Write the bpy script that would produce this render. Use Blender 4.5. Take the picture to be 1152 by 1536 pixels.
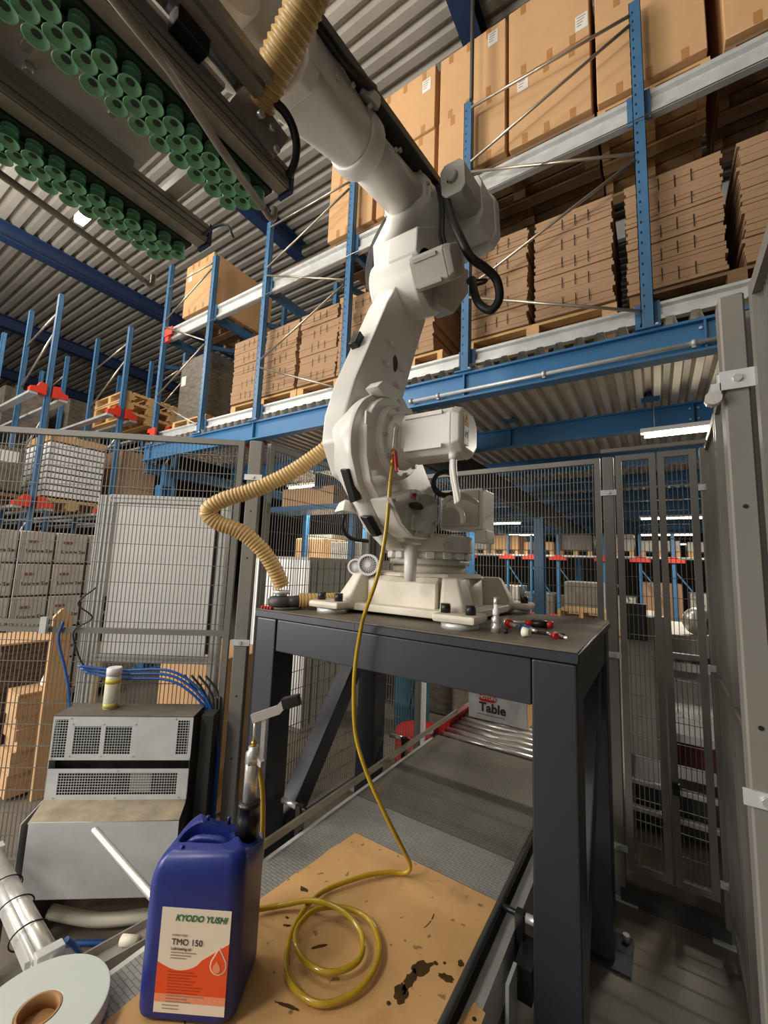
import bpy, bmesh, math, random
from mathutils import Vector, Matrix
random.seed(7)
PI = math.pi
for o in list(bpy.data.objects): bpy.data.objects.remove(o)
SC = bpy.context.scene
COL = SC.collection

# ------------------------------------------------------------------ camera
CAM_H = 1.6
yaw, pit, roll = math.radians(-33.30), math.radians(7.04), math.radians(-2.187)
fw = Vector((math.sin(yaw)*math.cos(pit), math.cos(yaw)*math.cos(pit), math.sin(pit)))
rt = Vector((math.cos(yaw), -math.sin(yaw), 0.0))
dn = fw.cross(rt)
r2 = rt*math.cos(roll) + dn*math.sin(roll)
d2 = dn*math.cos(roll) - rt*math.sin(roll)
cd = bpy.data.cameras.new('camera'); cam = bpy.data.objects.new('camera', cd); COL.objects.link(cam)
cd.sensor_fit = 'VERTICAL'; cd.sensor_height = 36.0; cd.lens = 36.0*621.0/1536.0
cd.clip_start = 0.02; cd.clip_end = 200
cam.matrix_world = Matrix(((r2.x, -d2.x, -fw.x, 0), (r2.y, -d2.y, -fw.y, 0), (r2.z, -d2.z, -fw.z, CAM_H), (0, 0, 0, 1)))
SC.camera = cam

# ------------------------------------------------------------------ world, light, exposure
SC.view_settings.view_transform = 'Standard'; SC.view_settings.look = 'None'
SC.view_settings.gamma = 1.0; SC.view_settings.use_curve_mapping = False
SC.view_settings.exposure = 0.22
w = bpy.data.worlds.new('hall_air'); SC.world = w; w.use_nodes = True
w.node_tree.nodes['Background'].inputs[0].default_value = (1.0, 0.95, 0.88, 1)
w.node_tree.nodes['Background'].inputs[1].default_value = 0.38

def area(name, loc, target, sx, sy, power, col):
    l = bpy.data.lights.new(name, 'AREA'); l.shape = 'RECTANGLE'; l.size = sx; l.size_y = sy
    l.energy = power; l.color = col
    o = bpy.data.objects.new(name, l); COL.objects.link(o); o.location = loc
    o.rotation_euler = (Vector(target)-Vector(loc)).to_track_quat('-Z', 'Y').to_euler()
    return o
# added point lights for unseen hall lighting; brighten the left side and roof
def bulb(name, loc, power, r, col=(1.0, 0.93, 0.83)):
    l = bpy.data.lights.new(name, 'POINT'); l.energy = power; l.shadow_soft_size = r; l.color = col
    o = bpy.data.objects.new(name, l); COL.objects.link(o); o.location = loc
area('left_key_light', (-5.8, -3.0, 2.5), (-1.6, 1.8, 1.8), 3.2, 3.0, 300, (1.0, 0.96, 0.91))  # added soft key light, unseen source left behind the camera
bulb('hall_fill', (-1.9, -2.0, 3.7), 230, 0.35)
bulb('hall_fill', (-8.0, 0.2, 5.6), 280, 0.35)
bulb('hall_fill', (-4.4, -0.4, 5.0), 130, 0.35)
bulb('hall_fill', (-2.6, 1.2, 6.3), 60, 0.3)

# ------------------------------------------------------------------ helpers
class MB:
    def __init__(s): s.bm = bmesh.new(); s.M = None
    def _v(s, p):
        p = Vector(p)
        return s.bm.verts.new(s.M @ p if s.M is not None else p)
    def faces(s, pts, fcs):
        vs = [s._v(p) for p in pts]
        for f in fcs:
            try: s.bm.faces.new([vs[i] for i in f])
            except ValueError: pass
        return s
    def box(s, x0, x1, y0, y1, z0, z1):
        return s.faces([(x0,y0,z0),(x1,y0,z0),(x1,y1,z0),(x0,y1,z0),(x0,y0,z1),(x1,y0,z1),(x1,y1,z1),(x0,y1,z1)],
                       [(0,3,2,1),(4,5,6,7),(0,1,5,4),(1,2,6,5),(2,3,7,6),(3,0,4,7)])
    def bar(s, p0, p1, w, h, up=(0,0,1)):
        p0, p1 = Vector(p0), Vector(p1); d = (p1-p0).normalized(); up = Vector(up)
        sd = d.cross(up)
        if sd.length < 1e-4: sd = d.cross(Vector((1,0,0)))
        sd.normalize(); u = sd.cross(d).normalized(); sd *= w/2; u *= h/2
        return s.faces([p0-sd-u, p0+sd-u, p0+sd+u, p0-sd+u, p1-sd-u, p1+sd-u, p1+sd+u, p1-sd+u],
                       [(0,1,2,3),(7,6,5,4),(0,4,5,1),(1,5,6,2),(2,6,7,3),(3,7,4,0)])
    def cyl(s, p0, p1, r0, r1=None, seg=16, caps=True):
        r1 = r0 if r1 is None else r1
        p0, p1 = Vector(p0), Vector(p1); d = (p1-p0).normalized()
        a = d.orthogonal().normalized(); b = d.cross(a)
        A = [s._v(p0+(a*math.cos(t)+b*math.sin(t))*r0) for t in [2*PI*i/seg for i in range(seg)]]
        B = [s._v(p1+(a*math.cos(t)+b*math.sin(t))*r1) for t in [2*PI*i/seg for i in range(seg)]]
        for i in range(seg):
            j = (i+1) % seg; f = s.bm.faces.new((A[i], A[j], B[j], B[i])); f.smooth = True
        if caps: s.bm.faces.new(A[::-1]); s.bm.faces.new(B)
        return s
    def ring(s, c, d, ro, ri, h, seg=28):
        c = Vector(c); d = Vector(d).normalized(); a = d.orthogonal().normalized(); b = d.cross(a); L = []
        for r, k in ((ro, 0), (ro, 1), (ri, 1), (ri, 0)):
            L.append([s._v(c+d*h*k+(a*math.cos(t)+b*math.sin(t))*r) for t in [2*PI*i/seg for i in range(seg)]])
        for q in range(4):
            A, B = L[q], L[(q+1) % 4]
            for i in range(seg):
                j = (i+1) % seg; f = s.bm.faces.new((A[i], A[j], B[j], B[i])); f.smooth = q in (0, 2)
        return s
    def lathe(s, prof, c=(0,0,0), d=(0,0,1), seg=20):
        c = Vector(c); d = Vector(d).normalized(); a = d.orthogonal().normalized(); b = d.cross(a); prev = None
        for r, h in prof:
            cur = [s._v(c+d*h+(a*math.cos(t)+b*math.sin(t))*max(r, 1e-5)) for t in [2*PI*i/seg for i in range(seg)]]
            if prev:
                for i in range(seg):
                    j = (i+1) % seg; f = s.bm.faces.new((prev[i], prev[j], cur[j], cur[i])); f.smooth = True
            else: s.bm.faces.new(cur[::-1])
            prev = cur
        s.bm.faces.new(prev)
        return s
    def tube(s, pts, r, seg=8, closed=False):
        P = [Vector(p) for p in pts]; n = len(P); prev = None; nrm = None; first = None
        for i in range(n):
            if closed: t = (P[(i+1) % n]-P[i-1]).normalized()
            else: t = (P[min(i+1, n-1)]-P[max(i-1, 0)]).normalized()
            if nrm is None: nrm = t.orthogonal().normalized()
            else:
                nrm = nrm-t*nrm.dot(t)
                nrm = nrm.normalized() if nrm.length > 1e-6 else t.orthogonal().normalized()
            b = t.cross(nrm); rr = r[i] if isinstance(r, (list, tuple)) else r
            cur = [s._v(P[i]+(nrm*math.cos(a)+b*math.sin(a))*rr) for a in [2*PI*k/seg for k in range(seg)]]
            if prev:
                for k in range(seg):
                    j = (k+1) % seg; f = s.bm.faces.new((prev[k], prev[j], cur[j], cur[k])); f.smooth = True
            else: first = cur
            prev = cur
        if closed:
            for k in range(seg):
                j = (k+1) % seg; f = s.bm.faces.new((prev[k], prev[j], first[j], first[k])); f.smooth = True
        else: s.bm.faces.new(first[::-1]); s.bm.faces.new(prev)
        return s
    def prism(s, poly, axis, a0, a1):
        n = len(poly)
        def mk(p, a): return {'x': (a, p[0], p[1]), 'y': (p[0], a, p[1]), 'z': (p[0], p[1], a)}[axis]
        A = [s._v(mk(p, a0)) for p in poly]; B = [s._v(mk(p, a1)) for p in poly]
        s.bm.faces.new(A[::-1]); s.bm.faces.new(B)
        for i in range(n): s.bm.faces.new((A[i], A[(i+1) % n], B[(i+1) % n], B[i]))
        return s
    def hull(s, pts):
        vs = [s._v(p) for p in pts]
        r = bmesh.ops.convex_hull(s.bm, input=vs)
        bmesh.ops.delete(s.bm, geom=[g for g in r['geom_interior'] if isinstance(g, bmesh.types.BMVert)], context='VERTS')
        return s
    def build(s, name, m, parent=None, at=None, bevel=0, seg=2, smooth=False):
        bm = s.bm
        bmesh.ops.recalc_face_normals(bm, faces=bm.faces)
        if bevel:
            bmesh.ops.dissolve_limit(bm, angle_limit=0.02, verts=bm.verts, edges=bm.edges)
            es = [e for e in bm.edges if len(e.link_faces) == 2 and e.calc_face_angle(0) > 0.45]
            bmesh.ops.bevel(bm, geom=es, offset=bevel, segments=seg, affect='EDGES', profile=0.5, clamp_overlap=True)
            for f in bm.faces: f.smooth = True
        if smooth:
            for f in bm.faces: f.smooth = True
        off = Vector((0,0,0))
        if parent is not None: off = Vector(parent['_w'])
        elif at is not None: off = Vector(at)
        if off.length > 0: bmesh.ops.translate(bm, verts=bm.verts, vec=-off)
        me = bpy.data.meshes.new(name); bm.to_mesh(me); bm.free()
        if bevel or smooth:
            try: me.set_sharp_from_angle(angle=0.7)
            except Exception: pass
        for mm in (m if isinstance(m, (list, tuple)) else [m]): me.materials.append(mm)
        o = bpy.data.objects.new(name, me); COL.objects.link(o)
        if bevel:
            wn = o.modifiers.new('weighted_normals', 'WEIGHTED_NORMAL'); wn.keep_sharp = True; wn.weight = 60
        if parent is not None: o.parent = parent; o['_w'] = parent['_w']
        elif at is not None: o.location = off; o['_w'] = tuple(off)
        else: o['_w'] = (0.0, 0.0, 0.0)
        return o
def tag(o, label, cat, group=None):
    o['label'] = label; o['category'] = cat
    if group: o['group'] = group
    return o
def thing(name, label, cat, loc=(0,0,0), group=None):
    o = bpy.data.objects.new(name, None); COL.objects.link(o); o.location = loc; o['_w'] = tuple(map(float, loc))
    o.empty_display_size = 0.05
    return tag(o, label, cat, group)
def struct(o): o['kind'] = 'structure'; return o
def sthing(name, loc=(0,0,0)):
    o = bpy.data.objects.new(name, None); COL.objects.link(o); o.location = loc; o['_w'] = tuple(map(float, loc)); o['kind'] = 'structure'
    return o
def dup(o, loc=None, parent=None, label=None, group=None, rz=None):
    c = o.copy(); COL.objects.link(c); c.parent = parent
    if loc is not None: c.location = loc
    if rz is not None: c.rotation_euler = (0, 0, rz)
    if label: c['label'] = label
    if group: c['group'] = group
    for ch in list(o.children): dup(ch, parent=c)
    return c
def spline(pts, n=8, closed=False):
    P = [Vector(p) for p in pts]; out = []; N = len(P)
    for i in range(N if closed else N-1):
        a = P[i-1] if (i > 0 or closed) else P[0]*2-P[1]
        b, c = P[i], P[(i+1) % N]
        d = P[(i+2) % N] if (i+2 < N or closed) else P[-1]*2-P[-2]
        for k in range(n):
            t = k/n
            out.append(0.5*((2*b)+(c-a)*t+(2*a-5*b+4*c-d)*t*t+(3*b-a-3*c+d)*t**3))
    if not closed: out.append(P[-1])
    return out
def resample(P, step):
    out = [P[0]]; acc = 0.0
    for i in range(1, len(P)):
        a, b = P[i-1], P[i]; L = (b-a).length
        while acc+L >= step:
            t = (step-acc)/L; a = a.lerp(b, t); out.append(a); L = (b-a).length; acc = 0.0
        acc += L
    return out
def arc(cx, cy, r, a0, a1, n):
    return [(cx+r*math.cos(math.radians(a0+(a1-a0)*i/n)), cy+r*math.sin(math.radians(a0+(a1-a0)*i/n))) for i in range(n+1)]
def text_part(body, size, m, parent, M, name='lettering', depth=0.0006, bold=0.0, shear=0.0, align='CENTER'):
    cu = bpy.data.curves.new('txt', 'FONT'); cu.body = body; cu.size = size; cu.extrude = depth; cu.offset = bold; cu.shear = shear
    cu.align_x = align; cu.align_y = 'CENTER'; cu.resolution_u = 3
    t = bpy.data.objects.new('txt', cu); COL.objects.link(t)
    me = bpy.data.meshes.new_from_object(t.evaluated_get(bpy.context.evaluated_depsgraph_get()))
    bpy.data.objects.remove(t); bpy.data.curves.remove(cu)
    off = Vector(parent['_w']) if parent is not None else Vector((0,0,0))
    me.transform(Matrix.Translation(-off) @ M); me.materials.clear(); me.materials.append(m)
    o = bpy.data.objects.new(name, me); COL.objects.link(o); o.parent = parent; o['_w'] = parent['_w']
    return o
def frame_mat(o, ex, ey):
    ex = Vector(ex).normalized(); ey = Vector(ey); ez = ex.cross(ey).normalized(); ey = ez.cross(ex)
    return Matrix(((ex.x, ey.x, ez.x, o[0]), (ex.y, ey.y, ez.y, o[1]), (ex.z, ey.z, ez.z, o[2]), (0,0,0,1)))

# ------------------------------------------------------------------ materials
def lin(c): return tuple(((v/255.0)/12.92 if v/255.0 <= 0.04045 else ((v/255.0+0.055)/1.055)**2.4) for v in c)
MATS = {}
def mat(name, rgb, rough=0.5, metal=0.0, var=0.12, scale=6.0, bump=0.0, bscale=40.0, rgb2=None, stretch=None, emit=0.0, trans=0.0, alpha=1.0, ior=1.45, coat=0.0):
    m = bpy.data.materials.new(name); m.use_nodes = True; MATS[name] = m
    nt = m.node_tree; N = nt.nodes; L = nt.links; bs = N['Principled BSDF']
    c = lin(rgb)
    bs.inputs['Roughness'].default_value = rough; bs.inputs['Metallic'].default_value = metal
    tc = N.new('ShaderNodeTexCoord'); mp = N.new('ShaderNodeMapping'); L.new(tc.outputs['Object'], mp.inputs[0])
    if stretch: mp.inputs['Scale'].default_value = stretch
    nz = N.new('ShaderNodeTexNoise'); nz.inputs['Scale'].default_value = scale; nz.inputs['Detail'].default_value = 6; nz.inputs['Roughness'].default_value = 0.62
    L.new(mp.outputs[0], nz.inputs['Vector'])
    cr = N.new('ShaderNodeValToRGB'); cr.color_ramp.elements[0].position = 0.32; cr.color_ramp.elements[1].position = 0.68
    lo = lin(rgb2) if rgb2 else tuple(v*(1-var) for v in c)
    hi = c if rgb2 else tuple(min(1.0, v*(1+var)) for v in c)
    cr.color_ramp.elements[0].color = (*lo, 1); cr.color_ramp.elements[1].color = (*hi, 1)
    L.new(nz.outputs['Fac'], cr.inputs[0]); L.new(cr.outputs[0], bs.inputs['Base Color'])
    if bump:
        n2 = N.new('ShaderNodeTexNoise'); n2.inputs['Scale'].default_value = bscale; n2.inputs['Detail'].default_value = 4
        L.new(mp.outputs[0], n2.inputs['Vector'])
        bp = N.new('ShaderNodeBump'); bp.inputs['Strength'].default_value = bump; bp.inputs['Distance'].default_value = 0.004
        L.new(n2.outputs['Fac'], bp.inputs['Height']); L.new(bp.outputs[0], bs.inputs['Normal'])
    if emit:
        bs.inputs['Emission Color'].default_value = (*c, 1); bs.inputs['Emission Strength'].default_value = emit
    if trans: bs.inputs['Transmission Weight'].default_value = trans; bs.inputs['IOR'].default_value = ior
    if alpha < 1: bs.inputs['Alpha'].default_value = alpha
    if coat: bs.inputs['Coat Weight'].default_value = coat
    return m
M_concrete = mat('concrete_floor', (118,110,98), 0.55, rgb2=(92,84,74), scale=1.6, bump=0.15, bscale=25)
M_roof = mat('galvanised_roof_deck', (184,179,170), 0.42, 0.4, var=0.14, scale=1.2)
M_navy = mat('navy_painted_steel', (36,54,88), 0.5, var=0.1)
M_blue = mat('blue_painted_steel', (54,112,158), 0.4, var=0.07, scale=3)
M_blue2 = mat('blue_rack_paint', (62,106,144), 0.45, var=0.12, scale=5)
M_galv = mat('galvanised_steel', (204,206,204), 0.36, 0.35, var=0.12, scale=9)
M_zinc = mat('zinc_rod', (186,176,160), 0.32, 0.8, var=0.06)
M_carton = mat('kraft_carton', (202,160,114), 0.8, var=0.06, scale=3, bump=0.05)
M_carton_d = mat('brown_kraft_bundle', (160,128,97), 0.85, var=0.09, scale=4, bump=0.08, stretch=(1,1,14))
M_tape = mat('brown_tape', (176,126,74), 0.4, var=0.05)
M_paper = mat('white_paper', (225,222,214), 0.7, var=0.04)
M_black = mat('black_rubber', (22,22,23), 0.5, var=0.15)
M_blackp = mat('black_plastic', (26,26,28), 0.35, var=0.1)
M_wood = mat('pallet_pine', (205,165,112), 0.75, var=0.16, scale=4, stretch=(1,8,8), bump=0.1)
M_wood_o = mat('old_pallet_wood', (134,104,74), 0.85, var=0.2, scale=4, stretch=(1,8,8), bump=0.1)
M_red = mat('orange_red_paint', (214,58,34), 0.45, var=0.1)
M_redp = mat('red_plastic', (190,28,30), 0.35, var=0.08)
M_white = mat('robot_white_paint', (230,227,219), 0.34, var=0.045, scale=3.5, bump=0.03, bscale=120)
M_white_d = mat('grimy_base_paint', (226,219,203), 0.42, rgb2=(200,191,170), scale=5, bump=0.05, bscale=90)
M_grey_cast = mat('light_grey_cast', (190,187,178), 0.4, var=0.06)
M_darkgrey = mat('dark_grey_cover', (62,62,60), 0.5, var=0.12)
M_table = mat('grey_blue_table_paint', (42,44,51), 0.36, var=0.07, scale=4)
M_tabletop = mat('worn_table_top', (122,112,96), 0.6, rgb2=(84,77,66), scale=5, bump=0.05)
M_fence = mat('grey_fence_paint', (116,113,106), 0.5, var=0.05)
M_wire = mat('grey_fence_wire', (108,105,99), 0.5, var=0.05)
M_steel = mat('brushed_steel', (216,213,207), 0.28, 0.65, var=0.06, scale=20, stretch=(1,1,8))
M_alu = mat('aluminium_profile', (212,212,208), 0.34, 0.35, var=0.05)
M_sheet = mat('galvanised_sheet', (206,209,209), 0.42, 0.15, var=0.09, scale=7)
M_dust = mat('dusty_sheet', (176,162,136), 0.8, rgb2=(128,118,102), scale=8)
M_hose = mat('tan_hose', (206,172,112), 0.4, var=0.08, scale=8)
M_hosewire = mat('tan_hose_rib', (168,130,76), 0.4, var=0.08)
M_yhose = mat('oil_filled_hose', (182,150,34), 0.18, var=0.15, scale=10, coat=0.5)
M_can = mat('blue_hdpe', (28,44,122), 0.38, var=0.07, scale=8, bump=0.04, bscale=160)
M_orange = mat('orange_print', (232,82,36), 0.5, var=0.03)
M_orange2 = mat('pale_orange_print', (238,150,112), 0.5, var=0.04)
M_cream = mat('cream_label', (236,226,206), 0.5, var=0.02)
M_green = mat('dark_green_print', (20,110,70), 0.5, var=0.02)
M_ink = mat('dark_ink', (50,48,46), 0.6, var=0.02)
M_greytext = mat('grey_ink', (150,130,112), 0.6, var=0.02)
M_cup = mat('green_silicone', (104,164,122), 0.35, var=0.12, scale=30)
M_cup_in = mat('dark_green_silicone', (26,52,36), 0.5, var=0.1)
M_gplate = mat('gripper_plate', (172,168,160), 0.42, 0.15, var=0.12)
M_gprof = mat('gripper_profile', (150,144,134), 0.4, 0.3, var=0.1)
M_bcable = mat('blue_cable', (36,88,160), 0.4, var=0.08)
M_panelw = mat('white_panel', (236,234,232), 0.5, var=0.02)
M_lamp = mat('lamp_tube', (255,244,214), 0.5, emit=14.0)
M_lampf = mat('far_lamp_tube', (255,246,226), 0.5, emit=7.0)
M_wrap = mat('stretch_wrapped_goods', (126,116,104), 0.28, rgb2=(84,76,68), scale=9, bump=0.5, bscale=14, stretch=(1,1,3))
M_wrapw = mat('film_wrapped_white_cartons', (190,184,172), 0.35, rgb2=(160,154,144), scale=7, bump=0.2, bscale=10)
M_boxw = mat('white_printed_carton', (214,214,214), 0.6, rgb2=(186,188,192), scale=10)
M_dark = mat('dark_hall_wall', (44,38,34), 0.9, var=0.2, scale=0.8)
M_drum = mat('red_drum_paint', (176,36,32), 0.4, var=0.1)
M_yellow = mat('yellow_sticker', (240,180,30), 0.5, var=0.02)
M_machine = mat('machine_grey', (150,146,136), 0.5, var=0.08)
M_oil = mat('oil_stain', (74,56,34), 0.3, var=0.2, scale=20)
M_roll = mat('pale_film_roll', (196,202,194), 0.45, var=0.05, scale=3, bump=0.03, bscale=8)
M_coreb = mat('brown_core', (168,126,82), 0.8, var=0.1)
M_can_w = mat('spray_can_white', (222,218,196), 0.35, var=0.05)

# ================================================================== SETTING
b = MB(); b.box(-24, 8, -7, 26, -0.1, 0.0); struct(b.build('floor', M_concrete))
# roof deck: trapezoid ribs running along X
b = MB(); per = 0.195; y = -3.0; prof = []
while y < 20:
    prof += [(y, 7.30), (y+0.090, 7.30), (y+0.112, 7.385), (y+0.172, 7.385)]; y += per
for i in range(len(prof)-1):
    (ya, za), (yb, zb) = prof[i], prof[i+1]
    b.faces([(-24, ya, za), (8, ya, za), (8, yb, zb), (-24, yb, zb)], [(0, 1, 2, 3)])
struct(b.build('ceiling', M_roof))
def ibeam(b, x, y0, y1, z0, h, wd, t=0.02):
    b.box(x-wd/2, x+wd/2, y0, y1, z0, z0+t); b.box(x-wd/2, x+wd/2, y0, y1, z0+h-t, z0+h); b.box(x-0.009, x+0.009, y0, y1, z0+t, z0+h-t)
for i, (x, ye) in enumerate(((-1.40, 12), (-5.20, 4.85), (-9.42, 16), (-13.25, 18), (-17.2, 18))):
    b = MB(); ibeam(b, x, -3, ye, 7.0, 0.30, 0.20); o = struct(b.build('trim_%d' % (i+1), M_navy))
b = MB(); b.box(-24, 8, 20.0, 20.2, 0, 7.4); struct(b.build('wall_back', M_dark))
b = MB(); b.box(-21.2, -21.0, -7, 20, 0, 7.4); struct(b.build('wall_left', M_dark))
b = MB(); b.box(5.0, 5.2, -7, 20, 0, 7.4); struct(b.build('wall_right', M_dark))

# ---------------------------------------------------------------- mezzanine
mz = sthing('mezzanine_platform', (-2.6, 3.0, 0))
b = MB(); x = -6.2; prof = []
while x < 1.4:
    prof += [(x, 3.145), (x+0.05, 3.145), (x+0.068, 3.205), (x+0.112, 3.205)]; x += 0.13
for i in range(len(prof)-1):
    (xa, za), (xb, zb) = prof[i], prof[i+1]
    b.faces([(xa, 2.972, za), (xb, 2.972, zb), (xb, 19.6, zb), (xa, 19.6, za)], [(0, 1, 2, 3)])
b.build('corrugated_deck', mat('mezzanine_deck_steel', (206,200,190), 0.45, 0.35, var=0.08, scale=2), mz)
for k in range(11):
    yy = 3.0+1.5*k; b = MB()
    b.box(-6.2, 1.3, yy, yy+0.012, 2.935, 3.14)
    b.box(-6.2, 1.3, yy-0.035, yy+0.06, 2.932, 2.948); b.box(-6.2, 1.3, yy-0.035, yy+0.06, 3.126, 3.143)
    j = b.build('joist', M_blue, mz)
    if k < 2:
        for xs in ((0.30, -1.235, -3.775, -6.0) if k == 0 else (0.33, -1.3)):
            c = MB(); c.box(xs-0.006, xs+0.006, yy-0.034, yy, 2.948, 3.126); c.build('stiffener', M_blue, j)
        for xs in ((0.28, 0.36) if k == 0 else (0.31, 0.37)):
            for zz in (2.99, 3.09):
                c = MB(); c.cyl((xs, yy-0.012, zz), (xs, yy+0.0, zz), 0.010, seg=6); c.build('bolt', M_galv, j)
for (x0, y0, y1, z0, z1) in ((-1.92, 3.05, 19.4, 2.60, 2.93), (-6.2, 3.05, 15.4, 2.78, 2.935), (-4.3, 4.6, 15.4, 2.7, 2.93)):
    b = MB(); b.box(x0-0.06, x0+0.06, y0, y1, z0, z0+0.02); b.box(x0-0.06, x0+0.06, y0, y1, z1-0.02, z1); b.box(x0-0.01, x0+0.01, y0, y1, z0, z1)
    b.build('girder', M_blue2 if x0 < -2 else M_darkgrey, mz)
for (x0, y0) in ((-1.92, 8.6), (-1.92, 13.6), (-6.1, 3.3), (-4.3, 6.1), (-4.3, 11.0)):
    b = MB(); b.box(x0-0.09, x0+0.09, y0-0.09, y0-0.075, 0, 2.62); b.box(x0-0.09, x0+0.09, y0+0.075, y0+0.09, 0, 2.62); b.box(x0-0.006, x0+0.006, y0-0.08, y0+0.08, 0, 2.62)
    b.box(x0-0.13, x0+0.13, y0-0.13, y0+0.13, 0, 0.02)
    if x0 in (-6.1, 0.9, 0.6): b.box(x0-0.05, x0+0.05, y0-0.05, y0+0.05, 2.6, 2.94)
    b.build('column', M_blue, mz)
# bright pipe along the front beam, with clamps
cp = thing('conduit_pipe', 'thin galvanised pipe clamped along the front of the blue mezzanine beam', 'pipe', (-0.6, 2.95, 2.98))
b = MB(); b.cyl((-1.70, 2.95, 2.98), (0.62, 2.95, 2.98), 0.014, seg=12); b.build('pipe', M_galv, cp)
for xs in (-1.45, -0.62, 0.24):
    b = MB(); b.ring((xs-0.012, 2.95, 2.98), (1,0,0), 0.022, 0.013, 0.024, 14); b.box(xs-0.01, xs+0.01, 2.945, 2.998, 2.953, 2.964); b.build('pipe_clamp', M_galv, cp)
b = MB(); b.cyl((-1.72, 2.95, 2.98), (-1.69, 2.95, 2.98), 0.024, seg=12); b.build('end_cap', M_steel, cp)
# strip lamps hung under the mezzanine
def strip_lamp(x, y, z, ln, label, m=M_lamp, lit=None):
    t = thing('strip_lamp', label, 'lamp', (x, y, z), 'strip lamps under the mezzanine')
    b = MB(); b.box(x-ln/2, x+ln/2, y-0.04, y+0.04, z+0.035, z+0.075); b.build('housing', M_panelw, t)
    b = MB(); b.cyl((x-ln/2+0.03, y, z+0.012), (x+ln/2-0.03, y, z+0.012), 0.022, seg=10); b.build('tube', m, t)
    for s in (-1, 1):
        b = MB(); b.cyl((x+s*ln*0.35, y, z+0.07), (x+s*ln*0.35, y, max(z+0.09, 3.14)), 0.004, seg=6); b.build('hanger', M_galv, t)
    if lit:
        l = bpy.data.lights.new('tube_light', 'AREA'); l.shape = 'RECTANGLE'; l.size = ln; l.size_y = 0.08; l.energy = lit; l.spread = PI; l.color = (1, 0.93, 0.8)
        lo = bpy.data.objects.new('tube_light', l); COL.objects.link(lo); lo.parent = t; lo.location = (0, 0, -0.03)
    return t
strip_lamp(0.30, 4.42, 2.85, 0.75, 'bright strip lamp under the mezzanine above the wire gate', lit=60)
strip_lamp(-3.4, 10.6, 2.72, 1.2, 'long strip lamp beyond the fence, right of the robot shoulder', M_lampf, lit=70)
strip_lamp(0.45, 10.25, 2.72, 1.4, 'second strip lamp seen through the gate, nearest of the three deep ones', M_lampf, lit=70)
strip_lamp(-3.6, 14.2, 2.70, 1.2, 'small far strip lamp left of the blue column', M_lampf, lit=80)
strip_lamp(0.35, 14.4, 2.70, 1.4, 'middle far strip lamp seen through the gate', M_lampf)
strip_lamp(-2.6, 18.6, 2.68, 1.6, 'farthest strip lamp right of the blue column', M_lampf)
strip_lamp(0.30, 18.6, 2.68, 1.5, 'farthest strip lamp seen through the gate', M_lampf)
strip_lamp(-4.9, 5.2, 2.86, 1.2, 'strip lamp under the mezzanine left of the robot shoulder', M_lampf, lit=90)

# ---------------------------------------------------------------- pallet rack on the mezzanine
rk = thing('pallet_rack', 'tall blue pallet rack with silver beams standing on the mezzanine', 'rack', (-2.5, 3.0, 3.14))
RX = [0.014, -1.235, -2.50, -3.775, -4.85, -5.98]
def upright(b, x, y, z0, z1):
    w2 = 0.036
    b.box(x-w2, x+w2, y-0.028, y-0.024, z0, z1); b.box(x-w2, x-w2+0.004, y-0.028, y+0.028, z0, z1); b.box(x+w2-0.004, x+w2, y-0.028, y+0.028, z0, z1)
    b.box(x-w2, x-0.018, y+0.024, y+0.028, z0, z1); b.box(x+0.018, x+w2, y+0.024, y+0.028, z0, z1)
for i, x in enumerate(RX):
    for yy in (3.0, 4.25):
        b = MB(); upright(b, x, yy, 3.145, 5.65 if i < 5 else 5.95)
        b.box(x-0.07, x+0.07, yy-0.06, yy+0.06, 3.143, 3.155)
        u = b.build('upright', M_blue2 if i < 5 else M_blue2, rk)
        if yy < 3.1:
            h = MB()
            z = 3.3
            while z < 5.6:
                h.box(x-0.0376, x-0.0362, yy-0.008, yy+0.008, z, z+0.022); h.box(x-0.020, x-0.010, yy-0.0292, yy-0.0282, z, z+0.018); z += 0.075
            h = h.build('slot_holes', M_black, u); h['kind'] = 'stuff'
            c = MB(); c.cyl((x+0.05, yy-0.04, 3.155), (x+0.05, yy-0.04, 3.17), 0.012, seg=6); c.build('anchor_bolt', M_galv, u)
    b = MB(); b.bar((x, 3.03, 4.80), (x, 4.22, 4.80), 0.05, 0.11); b.build('depth_beam', M_blue2, rk)
    b = MB(); b.bar((x, 3.03, 4.35), (x, 4.22, 4.72), 0.04, 0.05); b.build('depth_brace', M_blue2, rk)
for a, c in ((1, 0), (3, 2), (5, 4)):
    xa, xc = RX[a]+0.035, RX[c]-0.035
    for (za, zc) in ((5.56, 5.54), (5.03, 5.46), (4.93, 4.43), (3.87, 4.38), (3.78, 3.28)):
        b = MB(); b.cyl((xa, 2.968, za), (xc, 2.968, zc), 0.0115, seg=8); b.build('brace_rod', M_zinc, rk)
xs = [-7.1]+RX[::-1]+[1.3]
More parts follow.
